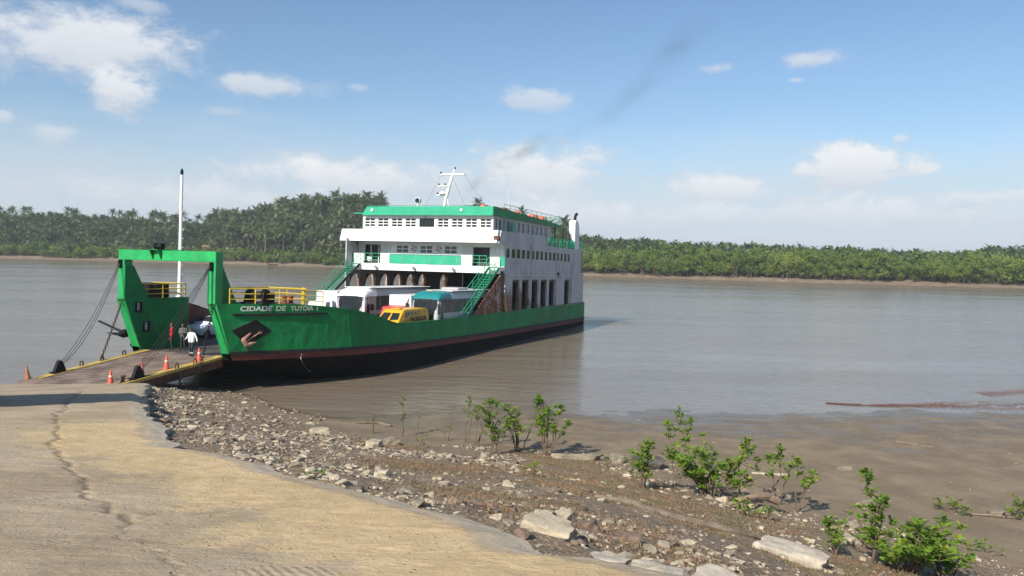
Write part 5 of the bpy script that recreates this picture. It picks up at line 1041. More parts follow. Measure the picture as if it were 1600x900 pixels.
def box_truck(mw, label, cab, w_=2.05, bl=4.6, bh=3.35):
    e = empty('box_truck', mw); tag(e, label, 'truck'); hw = w_ / 2
    MB().rbox(1.75, 1.75 + bl, -hw - .08, hw + .08, .95, bh, .03).build('cargo_box', 'coach_white', e)
    MB().hull([(.0, -hw * .95, .55), (.0, hw * .95, .55), (.0, -hw * .96, 1.25), (.0, hw * .96, 1.25), (.42, -hw * .86, 2.42), (.42, hw * .86, 2.42), (1.6, -hw * .92, 2.52), (1.6, hw * .92, 2.52), (1.6, -hw, .55), (1.6, hw, .55)]).build('cab', cab, e)
    MB().hull([(.05, -hw * .86, 1.32), (.05, hw * .86, 1.32), (.36, -hw * .80, 2.12), (.36, hw * .80, 2.12), (.02, -hw * .86, 1.32), (.02, hw * .86, 1.32), (.33, -hw * .80, 2.12), (.33, hw * .80, 2.12)]).build('windscreen', 'screen_glass', e)
    for s_ in (1, -1):
        MB().prism([(.45, 1.35), (1.3, 1.35), (1.3, 2.12), (.68, 2.12)], 'y', s_ * hw * .955, s_ * (hw * .955 + .03)).build('side_window', 'glass', e)
        for x in (.85, 4.9): wheel(e, x, s_ * (hw - .12), .42, .24, s_)
        MB().rbox(-.03, .02, s_ * hw * .55, s_ * hw * .9, .75, .95, .015).build('headlight', 'lamp_glass', e)
        MB().rbox(.18, .26, s_ * (hw + .06), s_ * (hw + .26), 1.5, 1.85, .02).tube([(.3, s_ * hw * .9, 1.75), (.22, s_ * (hw + .1), 1.75)], .02, 5).build('mirror', 'black_trim', e)
    MB().rbox(1.55, 1.75 + bl, -hw * .5, hw * .5, .55, .94, .02).build('chassis', 'black_trim', e); MB().rbox(-.05, .1, -hw, hw, .4, .62, .03).build('bumper', 'black_trim', e)
    return e
box_truck(ship_mat(11.0, 3.75, DK), 'box truck with red cab and white cargo box between the two coaches', 'truck_red', 1.85)
box_truck(ship_mat(12.6, -3.6, DK), 'white box truck parked behind the yellow bow railing', 'coach_white', 2.0)
# truck waiting on the slipway just beyond the left edge of the picture; its shadow falls across the concrete
_d = Vector((-.555, .832, -.10)).normalized(); _s = Vector((-.832, -.555, 0)); _u3 = _d.cross(_s); _u3 = _u3 if _u3.z > 0 else -_u3
_c = Vector((-19.0, 25.2, 0)); _c.z = float(zc(np.array(_c.x), np.array(_c.y))) + .02; _x = -_d; _y = _u3.cross(_x)
box_truck(Matrix.Translation(_c) @ Matrix(((_x.x, _y.x, _u3.x, 0), (_x.y, _y.y, _u3.y, 0), (_x.z, _y.z, _u3.z, 0), (0, 0, 0, 1))), 'box truck waiting on the slipway at far left, only its shadow reaching into view', 'coach_white', 2.2, 4.4, 3.5)
# yellow armoured van
e = empty('armoured_van', ship_mat(7.7, 5.55, DK)); tag(e, 'yellow armoured van with slanted split windscreen behind the green bulwark', 'van'); hw = .98
MB().hull([(x, s_ * y, z) for s_ in (1, -1) for x, y, z in ((0, hw * .92, .5), (0, hw * .96, 1.45), (.95, hw * .80, 2.34), (1.15, hw * .84, 2.42), (4.7, hw * .86, 2.44), (4.8, hw * .86, 2.36), (4.8, hw, 1.75), (1.2, hw, 1.75), (4.8, hw, .5))]).build('body', 'van_yellow', e)
for s_ in (1, -1):
    P = lambda t, w_: (.0 + .95 * t - .03, s_ * w_ * (hw * .96 * (1 - t) + hw * .80 * t), 1.45 + .89 * t + .02)
    MB().add([P(.25, .14), P(.32, .86), P(.80, .80), P(.80, .10)], [(0, 1, 2, 3)]).build('windscreen', 'screen_glass', e)
    MB().tube([P(.25, .14), P(.32, .86), P(.80, .80), P(.80, .10), P(.25, .14)], .025, 5).build('windscreen_seal', 'black_trim', e)
    for x in (1.0, 3.9): wheel(e, x, s_ * (hw - .12), .42, .25, s_)
    MB().rbox(-.03, .03, s_ * .5, s_ * .8, .8, 1.0, .02).build('headlight', 'lamp_glass', e)
    def SP(x, z, o=.012): f = (z - 1.75) / .65; return (x, s_ * (hw * (1 - f) + hw * .86 * f + o), z)
    for x in (1.55, 2.05, 2.55): MB().add([SP(x, 2.0), SP(x + .30, 2.0), SP(x + .30, 2.26), SP(x, 2.26)], [(0, 1, 2, 3)]).build('side_window', 'glass', e)
    MB().add([SP(1.0, 1.85), SP(1.42, 1.85), SP(1.42, 2.28), SP(1.25, 2.28)], [(0, 1, 2, 3)]).build('door_window', 'glass', e)
    MB().tube([SP(3.25 + .14 * math.cos(t), 2.13 + .14 * math.sin(t)) for t in np.linspace(.9, 5.4, 12)], .022, 5).build('emblem', 'black_trim', e)
    V, F = text_mesh('PROSEGUR'); mn, mx = V.min(0), V.max(0); q = (V - mn) / (mx - mn + 1e-9); m = MB(); m.add([SP(1.75 + 2.6 * (a if s_ < 0 else 1 - a), 1.55 + .34 * b, .013 if b > .5 else .015) for a, b, _ in q], F); m.build('side_lettering', 'black_trim', e)
MB().rbox(1.3, 1.9, -.3, .3, 2.43, 2.52, .03).build('roof_hatch', 'van_yellow', e)
# white hatchback
e = empty('hatchback_car', ship_mat(2.65, -5.95, DK)); tag(e, 'white hatchback parked on the car deck behind the man in white shirt', 'car'); hw = .84
def carrow(x, hwb, z0, zs, zr, hwr):  # one cross-section: sill, shoulder, roof
    return [(x, -hwb * .9, z0), (x, -hwb, z0 + .12), (x, -hwb, zs - .1), (x, -hwb * .97, zs), (x, -hwr, zr - .07), (x, -hwr * .8, zr), (x, 0, zr + .02), (x, hwr * .8, zr), (x, hwr, zr - .07), (x, hwb * .97, zs), (x, hwb, zs - .1), (x, hwb, z0 + .12), (x, hwb * .9, z0)]
prof = [(.0, .62, .35, .62, .68, .50), (.12, .76, .24, .74, .80, .62), (.5, .83, .2, .86, .94, .68), (1.0, .84, .2, .95, 1.02, .70), (1.25, .84, .2, .98, 1.14, .68), (1.9, .84, .2, 1.0, 1.46, .60), (2.5, .84, .2, 1.0, 1.53, .60), (3.2, .84, .2, 1.0, 1.49, .59), (3.75, .82, .22, .98, 1.26, .60), (3.9, .76, .3, .92, 1.0, .62), (3.95, .66, .4, .8, .84, .56)]
rows = [carrow(x, a, z0, zs, zr, b) for x, a, z0, zs, zr, b in prof]; m = MB(); m.grid(rows); m.add(rows[0], [tuple(range(13))]); m.add(rows[-1], [tuple(range(13))]); m.build('body', 'car_white', e, True)
MB().grid([[(1.25 + .65 * t - .02, y * (.66 - .07 * t), 1.14 + .32 * t + .045 - .07 * abs(y) ** 3) for y in np.linspace(-1, 1, 9)] for t in (.02, .25, .5, .75, .93)]).build('windscreen', 'screen_glass', e, True)
for s_ in (1, -1):
    MB().add([(1.42, s_ * .835, 1.02), (2.42, s_ * .832, 1.03), (2.42, s_ * .655, 1.44), (1.95, s_ * .66, 1.40)], [(0, 1, 2, 3)]).build('side_window', 'glass', e); MB().add([(2.52, s_ * .832, 1.03), (3.55, s_ * .82, 1.03), (3.3, s_ * .67, 1.38), (2.52, s_ * .655, 1.44)], [(0, 1, 2, 3)]).build('side_window', 'glass', e)
    for x in (.72, 3.2): wheel(e, x, s_ * .77, .31, .2, s_); 
    MB().hull([(.06, s_ * .42, .64), (.10, s_ * .72, .68), (.46, s_ * .81, .86), (.28, s_ * .60, .82), (.02, s_ * .45, .60)]).build('headlight', 'lamp_glass', e)
    MB().rbox(1.32, 1.44, s_ * .84, s_ * 1.0, 1.0, 1.12, .03).build('mirror', 'car_white', e)
MB().rbox(-.02, .06, -.42, .42, .30, .46, .02).build('grille', 'black_trim', e); MB().rbox(-.03, .03, -.26, .26, .50, .60, .01).build('number_plate', 'panel_grey', e)

# ================================================================== PEOPLE
def person(mw, label, shirt, pants, pose, H=1.68, cap=None, long_sleeve=True, seated=False):
    """one continuous body grown from tapered limbs and voxel-joined; faces take the colour of the nearest limb"""
    P = dict(pose); hip = P.get('hip', .92)
    caps = []   # (p, q, r0, r1, material)
    def c(a, b, r0, r1, m_): caps.append((np.array(a, float), np.array(b, float), r0, r1, m_))
    lean = P.get('lean', 0.); ch = np.array([lean, 0, 1.36]) if not seated else np.array([lean, 0, hip + .44])
    pel = np.array([0, 0, hip]); neck = ch + (0.01, 0, .12); hd = neck + (.03, 0, .15)
    for s_ in (1, -1): c(pel + (0, s_ * .08, .0), ch + (0, s_ * .11, -.04), .125, .125, shirt)
    c(pel + (0.02, 0, .1), ch, .13, .13, shirt); c(ch + (0, -.15, .02), ch + (0, .15, .02), .075, .075, shirt); c(ch + (0, 0, .03), neck + (.01, 0, .03), .06, .055, 'skin')
    c(hd + (0, 0, -.05), hd + (0, 0, .055), .072, .088, 'skin'); c(hd + (.075, 0, -.012), hd + (.095, 0, -.03), .016, .018, 'skin'); c(hd + (.05, 0, -.09), hd + (.058, 0, -.085), .035, .035, 'skin')
    for s_ in (1, -1): c(hd + (0, s_ * .085, -.02), hd + (0, s_ * .088, .02), .02, .022, 'skin'); c(hd + (.082, s_ * .032, .012), hd + (.085, s_ * .034, .012), .012, .012, 'hair')
    c(hd + (.08, -.022, -.062), hd + (.08, .022, -.062), .010, .010, 'maroon_stripe')
    hm = cap or 'hair'; c(hd + (-.03, 0, .055), hd + (.01, 0, .075), .085, .08, hm); c(hd + (-.045, 0, -.02), hd + (-.04, 0, .04), .07, .075, 'hair')
    if cap: c(hd + (.08, -.03, .068), hd + (.14, .03, .06), .02, .018, cap); c(hd + (.08, .03, .068), hd + (.14, -.03, .06), .02, .018, cap)
    for s_, (kn, an) in zip((1, -1), P['legs']):
        kn = np.array(kn, float); an = np.array(an, float); c(pel + (0, s_ * .09, -.02), kn, .095, .068, pants); c(kn, an, .065, .05, pants)
        c(an + (-.03, 0, -.03), an + (.17, s_ * .02, -.05), .045, .038, 'boot'); c(an, an + (0, 0, -.03), .05, .045, 'boot')
        if P.get('reflect'): m_ = an + (kn - an) * .28; c(m_ - (kn - an) * .05, m_ + (kn - an) * .05, .060, .060, 'reflect')
    for s_, (el_, wr) in zip((1, -1), P['arms']):
        el_ = np.array(el_, float); wr = np.array(wr, float); sh = ch + (0, s_ * .19, .02); c(sh, el_, .062, .048, shirt); c(el_, wr, .046, .034, shirt if long_sleeve else 'skin')
        d = (wr - el_) / np.linalg.norm(wr - el_); side_ = np.cross(d, [1, 0, 0]); side_ /= np.linalg.norm(side_) + 1e-9; fw = np.cross(side_, d); palm = wr + d * .08; c(wr, palm, .028, .036, 'skin')
        for j, (o_, L) in enumerate(((-.030, .062), (-.010, .075), (.012, .07), (.032, .055))): b0 = palm + fw * o_ + d * .02; k1 = b0 + d * L * .55; c(b0, k1, .012, .011, 'skin'); c(k1, k1 + (d * .8 - side_ * s_ * .5) * L * .5, .011, .009, 'skin')
        c(wr + d * .03 + fw * .03, wr + d * .06 + fw * .065, .014, .012, 'skin'); c(wr + d * .06 + fw * .065, wr + d * .095 + fw * .07, .012, .010, 'skin')
    m = MB()
    for a, b, r0, r1, _ in caps:
        d = b - a; L = np.linalg.norm(d) + 1e-9; d /= L; n = 4; pts, rs = [], []
        for k in range(n): t = math.pi / 2 * (k / n); pts.append(a - d * r0 * math.cos(t)); rs.append(max(.002, r0 * math.sin(t)))
        pts += [a, b]; rs += [r0, r1]
        for k in range(1, n + 1): t = math.pi / 2 * (k / n); pts.append(b + d * r1 * math.sin(t)); rs.append(max(.002, r1 * math.cos(t)))
        m.tube(pts, rs, 10)
    me = m.mesh('body_tmp', 'skin'); o = bpy.data.objects.new('tmp', me); COL.objects.link(o); md = o.modifiers.new('r', 'REMESH'); md.mode = 'VOXEL'; md.voxel_size = .013; sm_ = o.modifiers.new('s', 'SMOOTH'); sm_.iterations = 2; sm_.factor = .4
    dg = bpy.context.evaluated_depsgraph_get(); dg.update(); me2 = bpy.data.meshes.new_from_object(o.evaluated_get(dg)); bpy.data.objects.remove(o)
    nF = len(me2.polygons); cc = np.zeros(nF * 3); me2.polygons.foreach_get('center', cc); cc = cc.reshape(-1, 3); best = np.full(nF, 9.); idx = np.zeros(nF, int); names = []
    for a, b, r0, r1, mt in caps:
        if mt not in names: names.append(mt)
        d = b - a; t = np.clip(((cc - a) @ d) / (d @ d + 1e-9), 0, 1); dist = np.linalg.norm(cc - a - t[:, None] * d, axis=1) - (r0 + (r1 - r0) * t); u_ = dist < best; best[u_] = dist[u_]; idx[u_] = names.index(mt)
    me2.materials.clear()
    for n_ in names: me2.materials.append(MATS[n_])
    me2.polygons.foreach_set('material_index', idx.astype(np.int32)); me2.polygons.foreach_set('use_smooth', np.ones(nF, bool)); me2.name = 'person'
    o = bpy.data.objects.new('person', me2); link(o); o.matrix_world = mw @ Matrix.Scale(H / 1.72, 4); tag(o, label, 'person'); return o
# facing: local +x is where the person looks
stand = dict(legs=(((.02, .10, .5), (-.03, .11, .09)), ((.02, -.10, .5), (-.0, -.11, .09))), arms=(((-.02, .27, 1.10), (.06, .30, .84)), ((-.02, -.27, 1.10), (.06, -.30, .84))))
walk = dict(legs=(((.10, .09, .5), (.02, .10, .09)), ((.02, -.09, .5), (-.12, -.10, .10))), arms=(((.0, .33, 1.12), (.14, .44, .93)), ((-.10, -.34, 1.13), (.10, -.36, 1.02))), reflect=True)
fold = dict(legs=(((.02, .10, .5), (-.03, .12, .09)), ((.03, -.09, .5), (.0, -.12, .09))), arms=(((.05, .25, 1.12), (.22, .06, 1.10)), ((.05, -.25, 1.12), (.22, -.02, 1.14))))
faceB = math.pi
person(ship_mat(-4.62, 1.0, rz(-4.62, 1.0) + .01, 1., faceB + .25), 'man in white long sleeved shirt and dark trousers walking down the ramp', 'cloth_white', 'cloth_navy', walk, 1.66, cap='cloth_navy')
person(ship_mat(-3.2, -1.75, DK, 1., faceB - .9), 'person in red jacket standing against the green bow wing', 'cloth_red', 'cloth_dark', stand, 1.66)
person(ship_mat(-2.9, -1.25, DK, 1., faceB + .5), 'person in grey shirt standing beside the one in red', 'cloth_grey', 'cloth_dark', fold, 1.66)
person(ship_mat(-1.6, -2.25, DK, 1., faceB), 'person in dark green shirt standing behind the two others by the wing', 'cloth_green', 'cloth_dark', stand, 1.74)
person(ship_mat(47.4, 6.0, 5.77, 1., -1.2), 'dark clothed person leaning on the rail of the stern gallery', 'cloth_dark', 'cloth_dark', fold, 1.65)
sit = dict(hip=.55, legs=(((.42, .10, .52), (.44, .11, .10)), ((.42, -.10, .52), (.46, -.11, .10))), arms=(((.05, .25, .72), (.28, .15, .66)), ((.05, -.25, .72), (.28, -.15, .66))))
person(ship_mat(23.35, -5.55, 5.79, 1., faceB + .3), 'person in white shirt sitting on a chair in the left cabin doorway', 'cloth_white', 'cloth_dark', sit, 1.65, seated=True)

# ================================================================== TRAFFIC CONES
def cone(u, v, lab, body='cone_orange', tilt=0., H=.75):
    e = empty('traffic_cone', ship_mat(u, v, rz(u, v) + .03) @ Matrix.Rotation(tilt, 4, 'X')); tag(e, lab, 'traffic cone', 'cones along the ramp')
    MB().rbox(-.19, .19, -.19, .19, 0, .035, .01).build('base', body, e)
    MB().lathe([(.155, .035), (.145, .07), (.04, H - .02), (.03, H)], n=18).build('body', body, e, True)
    if body == 'cone_orange':
        for a, b in ((.42, .50),): r_ = lambda z: .145 - .105 * (z - .07) / (H - .09) + .004; MB().lathe([(r_(a), a), (r_(b), b)], n=18).build('reflective_band', 'cone_band', e, True)
cone(-10.95, 2.42, 'orange traffic cone nearest the ramp toe beside the small bollard'); cone(-9.15, 2.36, 'second orange traffic cone from the ramp toe, with a pale band'); cone(-7.6, 2.30, 'third orange traffic cone from the ramp toe, under the slanting ropes'); cone(-5.55, 2.40, 'orange traffic cone farthest up the ramp, nearest the man in white')
cone(-11.1, -2.62, 'weathered brown cone leaning at the far corner of the ramp toe', 'cone_rusty', -.18)

# ================================================================== SHORE DETAIL
paint('rock_pale', (.42, .355, .26), .9, var=.22, scale=3, bump=.2, dirt=.35, dirtcol=(.16, .13, .095), coords='Object')
paint('rock_grey', (.27, .225, .165), .9, var=.28, scale=3, bump=.2, dirt=.35)
paint('rock_brown', (.20, .14, .105), .9, var=.25, scale=3, bump=.2, dirt=.3)
paint('rock_dark', (.10, .09, .08), .85, var=.3, scale=3, bump=.2)
paint('slab_pale', (.42, .37, .30), .9, var=.22, scale=3, bump=.25, dirt=.55, dirtcol=(.20, .155, .11))
paint('driftwood', (.17, .135, .10), .9, var=.3, scale=4, bump=.2); paint('branch_dead', (.24, .17, .12), .9, var=.25, scale=6, bump=.2)
r3 = np.random.default_rng(23)
def rock_mesh(seed, mat, pts=16, fl=.62, name='rock'):
    q = np.random.default_rng(seed); m = MB(); P = q.normal(size=(pts, 3)); P /= np.linalg.norm(P, axis=1)[:, None]; P *= q.uniform(.36, .56, (pts, 1)); P[:, 2] *= fl; m.hull([tuple(p) for p in P]); return m.mesh(name, mat)
RK = [rock_mesh(100 + i, ('rock_pale', 'rock_pale', 'rock_grey', 'rock_pale', 'rock_grey', 'rock_brown')[i % 6], 14 + i % 7, .55 + .05 * (i % 5)) for i in range(18)]
def big_rock(name, loc, size, rotz_, mat, label, seed, cat='rock', cuts=9, rough=.06, tilt=(0, 0)):
    bm = bmesh.new(); bmesh.ops.create_icosphere(bm, subdivisions=4, radius=.62); q = np.random.default_rng(seed); V = np.array([v.co[:] for v in bm.verts])
    for a in (np.array([1, 0, 0]), np.array([-1, 0, 0]), np.array([0, 1, 0]), np.array([0, -1, 0]), np.array([0, 0, 1]), np.array([0, 0, -1])): n = a + q.normal(size=3) * .12; n /= np.linalg.norm(n); d = V @ n; k = d > .40; V[k] -= np.outer(d[k] - .40, n)
    for _ in range(cuts): n = q.normal(size=3); n /= np.linalg.norm(n); d = V @ n; lim = q.uniform(.42, .56); k = d > lim; V[k] -= np.outer(d[k] - lim, n)
    V *= 1.2; nz = fbm(V[:, 0] * 4 + 9, V[:, 1] * 4 + V[:, 2] * 3.1, seed, 5) - .5; V += V / np.linalg.norm(V, axis=1)[:, None] * (nz * rough * 3.5)[:, None]
    for v, p in zip(bm.verts, V): v.co = (p[0] * size[0], p[1] * size[1], p[2] * size[2])
    me = bpy.data.meshes.new(name); bm.to_mesh(me); bm.free(); me.materials.append(MATS[mat]); me.polygons.foreach_set('use_smooth', np.ones(len(me.polygons), bool)); me.set_sharp_from_angle(angle=R(30))
    o = inst(name, me, loc=loc, rot=(tilt[0], tilt[1], rotz_)); tag(o, label, cat); return o
gz = lambda x, y: float(ground_z(np.array([x]), np.array([y]))[0])
BR = [('concrete_chunk', (.50, 9.2), (.62, .40, .24), -.5, 'rock_pale', 'large pale broken slab lump at the edge of the concrete ramp', 1, (.1, .2)),
      ('concrete_block', (5.55, 15.1), (1.35, .5, .42), -.42, 'slab_pale', 'long pale weathered concrete block lying below the ramp edge', 2, (.05, .12)),
      ('concrete_slab', (2.25, 7.45), (.85, .34, .10), -.62, 'slab_pale', 'long flat broken concrete slab tilted at the bottom of the picture', 3, (.12, .22)),
      ('concrete_slab', (1.45, 7.25), (.50, .26, .10), -.25, 'slab_pale', 'smaller flat broken concrete slab beside the long tilted one', 4, (.1, .1)),
      ('concrete_slab', (.98, 7.4), (.36, .2, .08), -.2, 'slab_pale', 'thin pale slab flake lying along the ramp edge', 5, (.08, .1)),
      ('boulder', (5.15, 29.2), (1.1, .9, .62), .2, 'rock_dark', 'dark boulder on the mud behind the leafy bush', 6, (0, 0)),
      ('boulder', (4.15, 29.9), (.55, .5, .40), .2, 'rock_grey', 'grey boulder left of the dark one at the edge of the mud', 7, (0, 0)),
      ('fallen_post', (2.55, 29.9), (1.8, .34, .30), .05, 'rock_grey', 'long low grey stone lying where the mud flat begins', 8, (0, 0)),
      ('boulder', (1.14, 10.75), (.27, .25, .22), .6, 'rock_brown', 'brown stone nearest the large slab lump', 9, (0, 0)), ('boulder', (1.65, 10.55), (.34, .28, .24), .1, 'rock_brown', 'reddish brown stone beside the smaller flat slab', 10, (0, 0)),
      ('boulder', (.83, 11.3), (.24, .22, .2), .9, 'rock_pale', 'round pale stone just behind the large slab lump', 12, (0, 0)), ('boulder', (8.6, 19.4), (.5, .4, .26), .3, 'rock_pale', 'pale stone left of the big leafy bush at lower right', 13, (0, 0)),
      ('boulder', (13.3, 30.8), (.55, .4, .2), .2, 'rock_grey', 'low grey stone alone in the middle of the mud flat', 14, (0, 0)), ('boulder', (11.6, 25.2), (.55, .4, .34), .7, 'rock_grey', 'grey stone on mud between sapling and lower right bush', 15, (0, 0)), ('boulder', (15.9, 25.3), (.5, .35, .22), .2, 'rock_grey', 'small grey stone under the creeping branch at right edge', 16, (0, 0)),
      ('boulder', (-4.6, 30.4), (.6, .5, .4), .5, 'rock_grey', 'grey stone among thin saplings by the water', 17, (0, 0)), ('boulder', (-4.69, 27.3), (.62, .5, .38), 1.2, 'rock_pale', 'largest pale stone in the rubble left of the saplings', 18, (0, 0)), ('boulder', (-7.6, 31.4), (.7, .5, .36), .2, 'rock_pale', 'pale stone at the outer rim of the rubble beside the water', 19, (0, 0))]
for nm, (x, y), sz, rz_, mt, lab, sd, tl in BR: big_rock(nm, (x, y, gz(x, y) + sz[2] * (.16 if nm != 'concrete_slab' else .5)), sz, rz_, mt, lab, sd, 'concrete' if 'conc' in nm else 'rock', tilt=tl)
# loose rubble: the 280 largest as things, the rest one mass
cand = []
while len(cand) < 14000:
    n = 4000; y = 6.5 + 36 * r3.random(n) ** 1.1; x = edge_x(y) + .05 + r3.random(n) ** 1.2 * 22; z = zt(x, y); dn = fbm(x * .45, y * .45, 91, 4); s_ = x - edge_x(y)
    band = np.exp(-((s_ - 1.2) / 1.6) ** 2) * 1.1 + np.exp(-((z - 1.3) / .5) ** 2) * .8 + .30
    ok = (z > .42) & (z < 5.6) & (r3.random(n) < band * sstep(dn, .36, .62)) & (np.abs(x / y) < .8); sz = np.clip(r3.lognormal(-2.68, .58, n), .03, .38) * np.where(y > 22, 1.2, .9)
    cand += list(zip(x[ok], y[ok], sz[ok]))
n = 700; xw = r3.uniform(-18.2, -9, n); yw = r3.uniform(29, 47, n); zw = zt(xw, yw); ok = (xw > edge_x(yw) + .1) & (zw > -.02) & (zw < 2.4); cand += list(zip(xw[ok], yw[ok], np.clip(r3.lognormal(-1.85, .5, ok.sum()), .07, .45)))
xw = r3.normal(1.5, 1.3, 700); yw = r3.normal(10.6, 1.5, 700); ok = (xw > edge_x(yw) + .12) & (yw > 7.6) & (yw < 15); cand += list(zip(xw[ok], yw[ok], np.clip(r3.lognormal(-2.55, .45, ok.sum()), .04, .26)))
cand.sort(key=lambda c_: -c_[2] / c_[1]); cand = cand[:11500]; A = np.array(cand); zz = ground_z(A[:, 0], A[:, 1])
for (x, y, s_), z in list(zip(cand, zz))[:280]:
    o = inst('rock', RK[r3.integers(18)], loc=(x, y, z + s_ * .04), rot=(r3.uniform(-.3, .3), r3.uniform(-.3, .3), r3.uniform(0, 6.28)), scale=(s_ * r3.uniform(.9, 1.5), s_ * r3.uniform(.9, 1.2), s_ * r3.uniform(.8, 1.2))); tag(o, 'loose broken rock in the rubble between concrete ramp and mud', 'rock', 'loose rocks of the rubble bank')
RKV = []
for i in range(12): q = rock_mesh(300 + i, 'rock_pale', 9, .6); RKV.append((np.array([v.co[:] for v in q.vertices]), [tuple(p.vertices) for p in q.polygons])); bpy.data.meshes.remove(q)
VV, FF, MI, o_ = [], [], [], 0
for (x, y, s_), z in list(zip(cand, zz))[280:]:
    V, F = RKV[r3.integers(12)]; VV.append(V @ rotz(r3.uniform(0, 6.28), (s_ * 1.2, s_, s_)).T + (x, y, z + s_ * .03)); FF += [tuple(i + o_ for i in f) for f in F]; MI += [int(r3.choice(4, p=(.44, .27, .22, .07)))] * len(F); o_ += len(V)
me = bpy.data.meshes.new('rubble'); me.from_pydata(np.concatenate(VV).tolist(), [], FF)
for k in ('rock_pale', 'rock_grey', 'rock_brown', 'rock_dark'): me.materials.append(MATS[k])
me.polygons.foreach_set('material_index', MI); o = link(bpy.data.objects.new('rubble', me)); tag(o, 'small stones and gravel covering the bank below the concrete', 'gravel', kind='stuff')

# dry reddish ground cover -----------------------------------------------------------
def grass_mat(name, a, b_, c_):
    m, t, b = _mat(name); g = t.new('ShaderNodeNewGeometry'); n = t.noise(g.outputs['Position'], 1.1, 4, .6); n2 = t.noise(g.outputs['Position'], 9, 2); c = t.mix(t.smooth(n.outputs[0], .42, .56), a, b_); c = t.mix(t.smooth(n2.outputs[0], .5, .7), c, c_); t.put(b.inputs['Base Color'], c); b.inputs['Roughness'].default_value = .8
grass_mat('dry_cover', (.15, .125, .055), (.22, .115, .06), (.25, .185, .095)); grass_mat('red_weed', (.19, .080, .055), (.25, .11, .075), (.13, .07, .05))
def tufts(n, x, y, z, h, spread, r):
    p = np.stack([x, y, z], -1); a = r.uniform(0, 6.28, n); tip = p + np.stack([np.cos(a) * spread, np.sin(a) * spread, h * r.uniform(.5, 1.3, n)], -1); w_ = np.stack([-np.sin(a), np.cos(a), a * 0], -1) * (h * .16)[:, None]
    V = np.stack([p - w_, p + w_, tip], 1).reshape(-1, 3); return V, np.arange(3 * n).reshape(n, 3)
n = 260000; y = r3.uniform(8.5, 31, n); x = edge_x(y) + .4 + r3.random(n) * 17; z = zt(x, y); dn = fbm(x * .5 + 40, y * .5, 97, 4); ok = (z > .55) & (z < 4.9) & (dn > .43 + .10 * sstep(-x, 0, 5)) & (x > -4 + (y - 20) * -.25) & (np.abs(x / y) < .75); x, y = x[ok], y[ok]; z = ground_z(x, y); n = len(x)
V, F = tufts(n, x, y, z, np.full(n, .022) + .05 * r3.random(n) ** 4, r3.uniform(.02, .08, n), r3); o = link(bpy.data.objects.new('ground_cover', np_mesh('ground_cover', V, F, 'dry_cover'))); tag(o, 'dry reddish and olive ground cover creeping over the bank', 'ground cover', kind='stuff')
# raft of reddish weed stranded at the water's edge
n = 16000; t_ = r3.random(n); x = 19.0 + 24 * t_; y = 46.9 + .35 * np.sin(x * .5) + r3.normal(size=n) * (.15 + .85 * sstep(t_, 0, .5)) * (.4 + fbm(x * .6, x * 0, 131, 3)) + 1.6 * sstep(x, 28, 40); ok = fbm(x * .8, y * 1.6, 137, 4) > .33; x, y = x[ok], y[ok]; n = len(x); V, F = tufts(n, x, y, np.full(n, .005), np.full(n, .05), r3.uniform(.08, .22, n), r3); o = link(bpy.data.objects.new('stranded_weed', np_mesh('stranded_weed', V, F, 'red_weed'))); tag(o, 'strip of reddish weed stranded along the water edge at right', 'weed', kind='stuff')
n = 3000; x = r3.uniform(31, 40, n); y = 52.6 + (x - 34) * .35 + r3.normal(size=n) * .5; V, F = tufts(n, x, y, np.full(n, .005), np.full(n, .05), r3.uniform(.08, .25, n), r3); o = link(bpy.data.objects.new('floating_weed', np_mesh('floating_weed', V, F, 'red_weed'))); tag(o, 'patch of reddish weed floating farther out at the right edge', 'weed', kind='stuff')

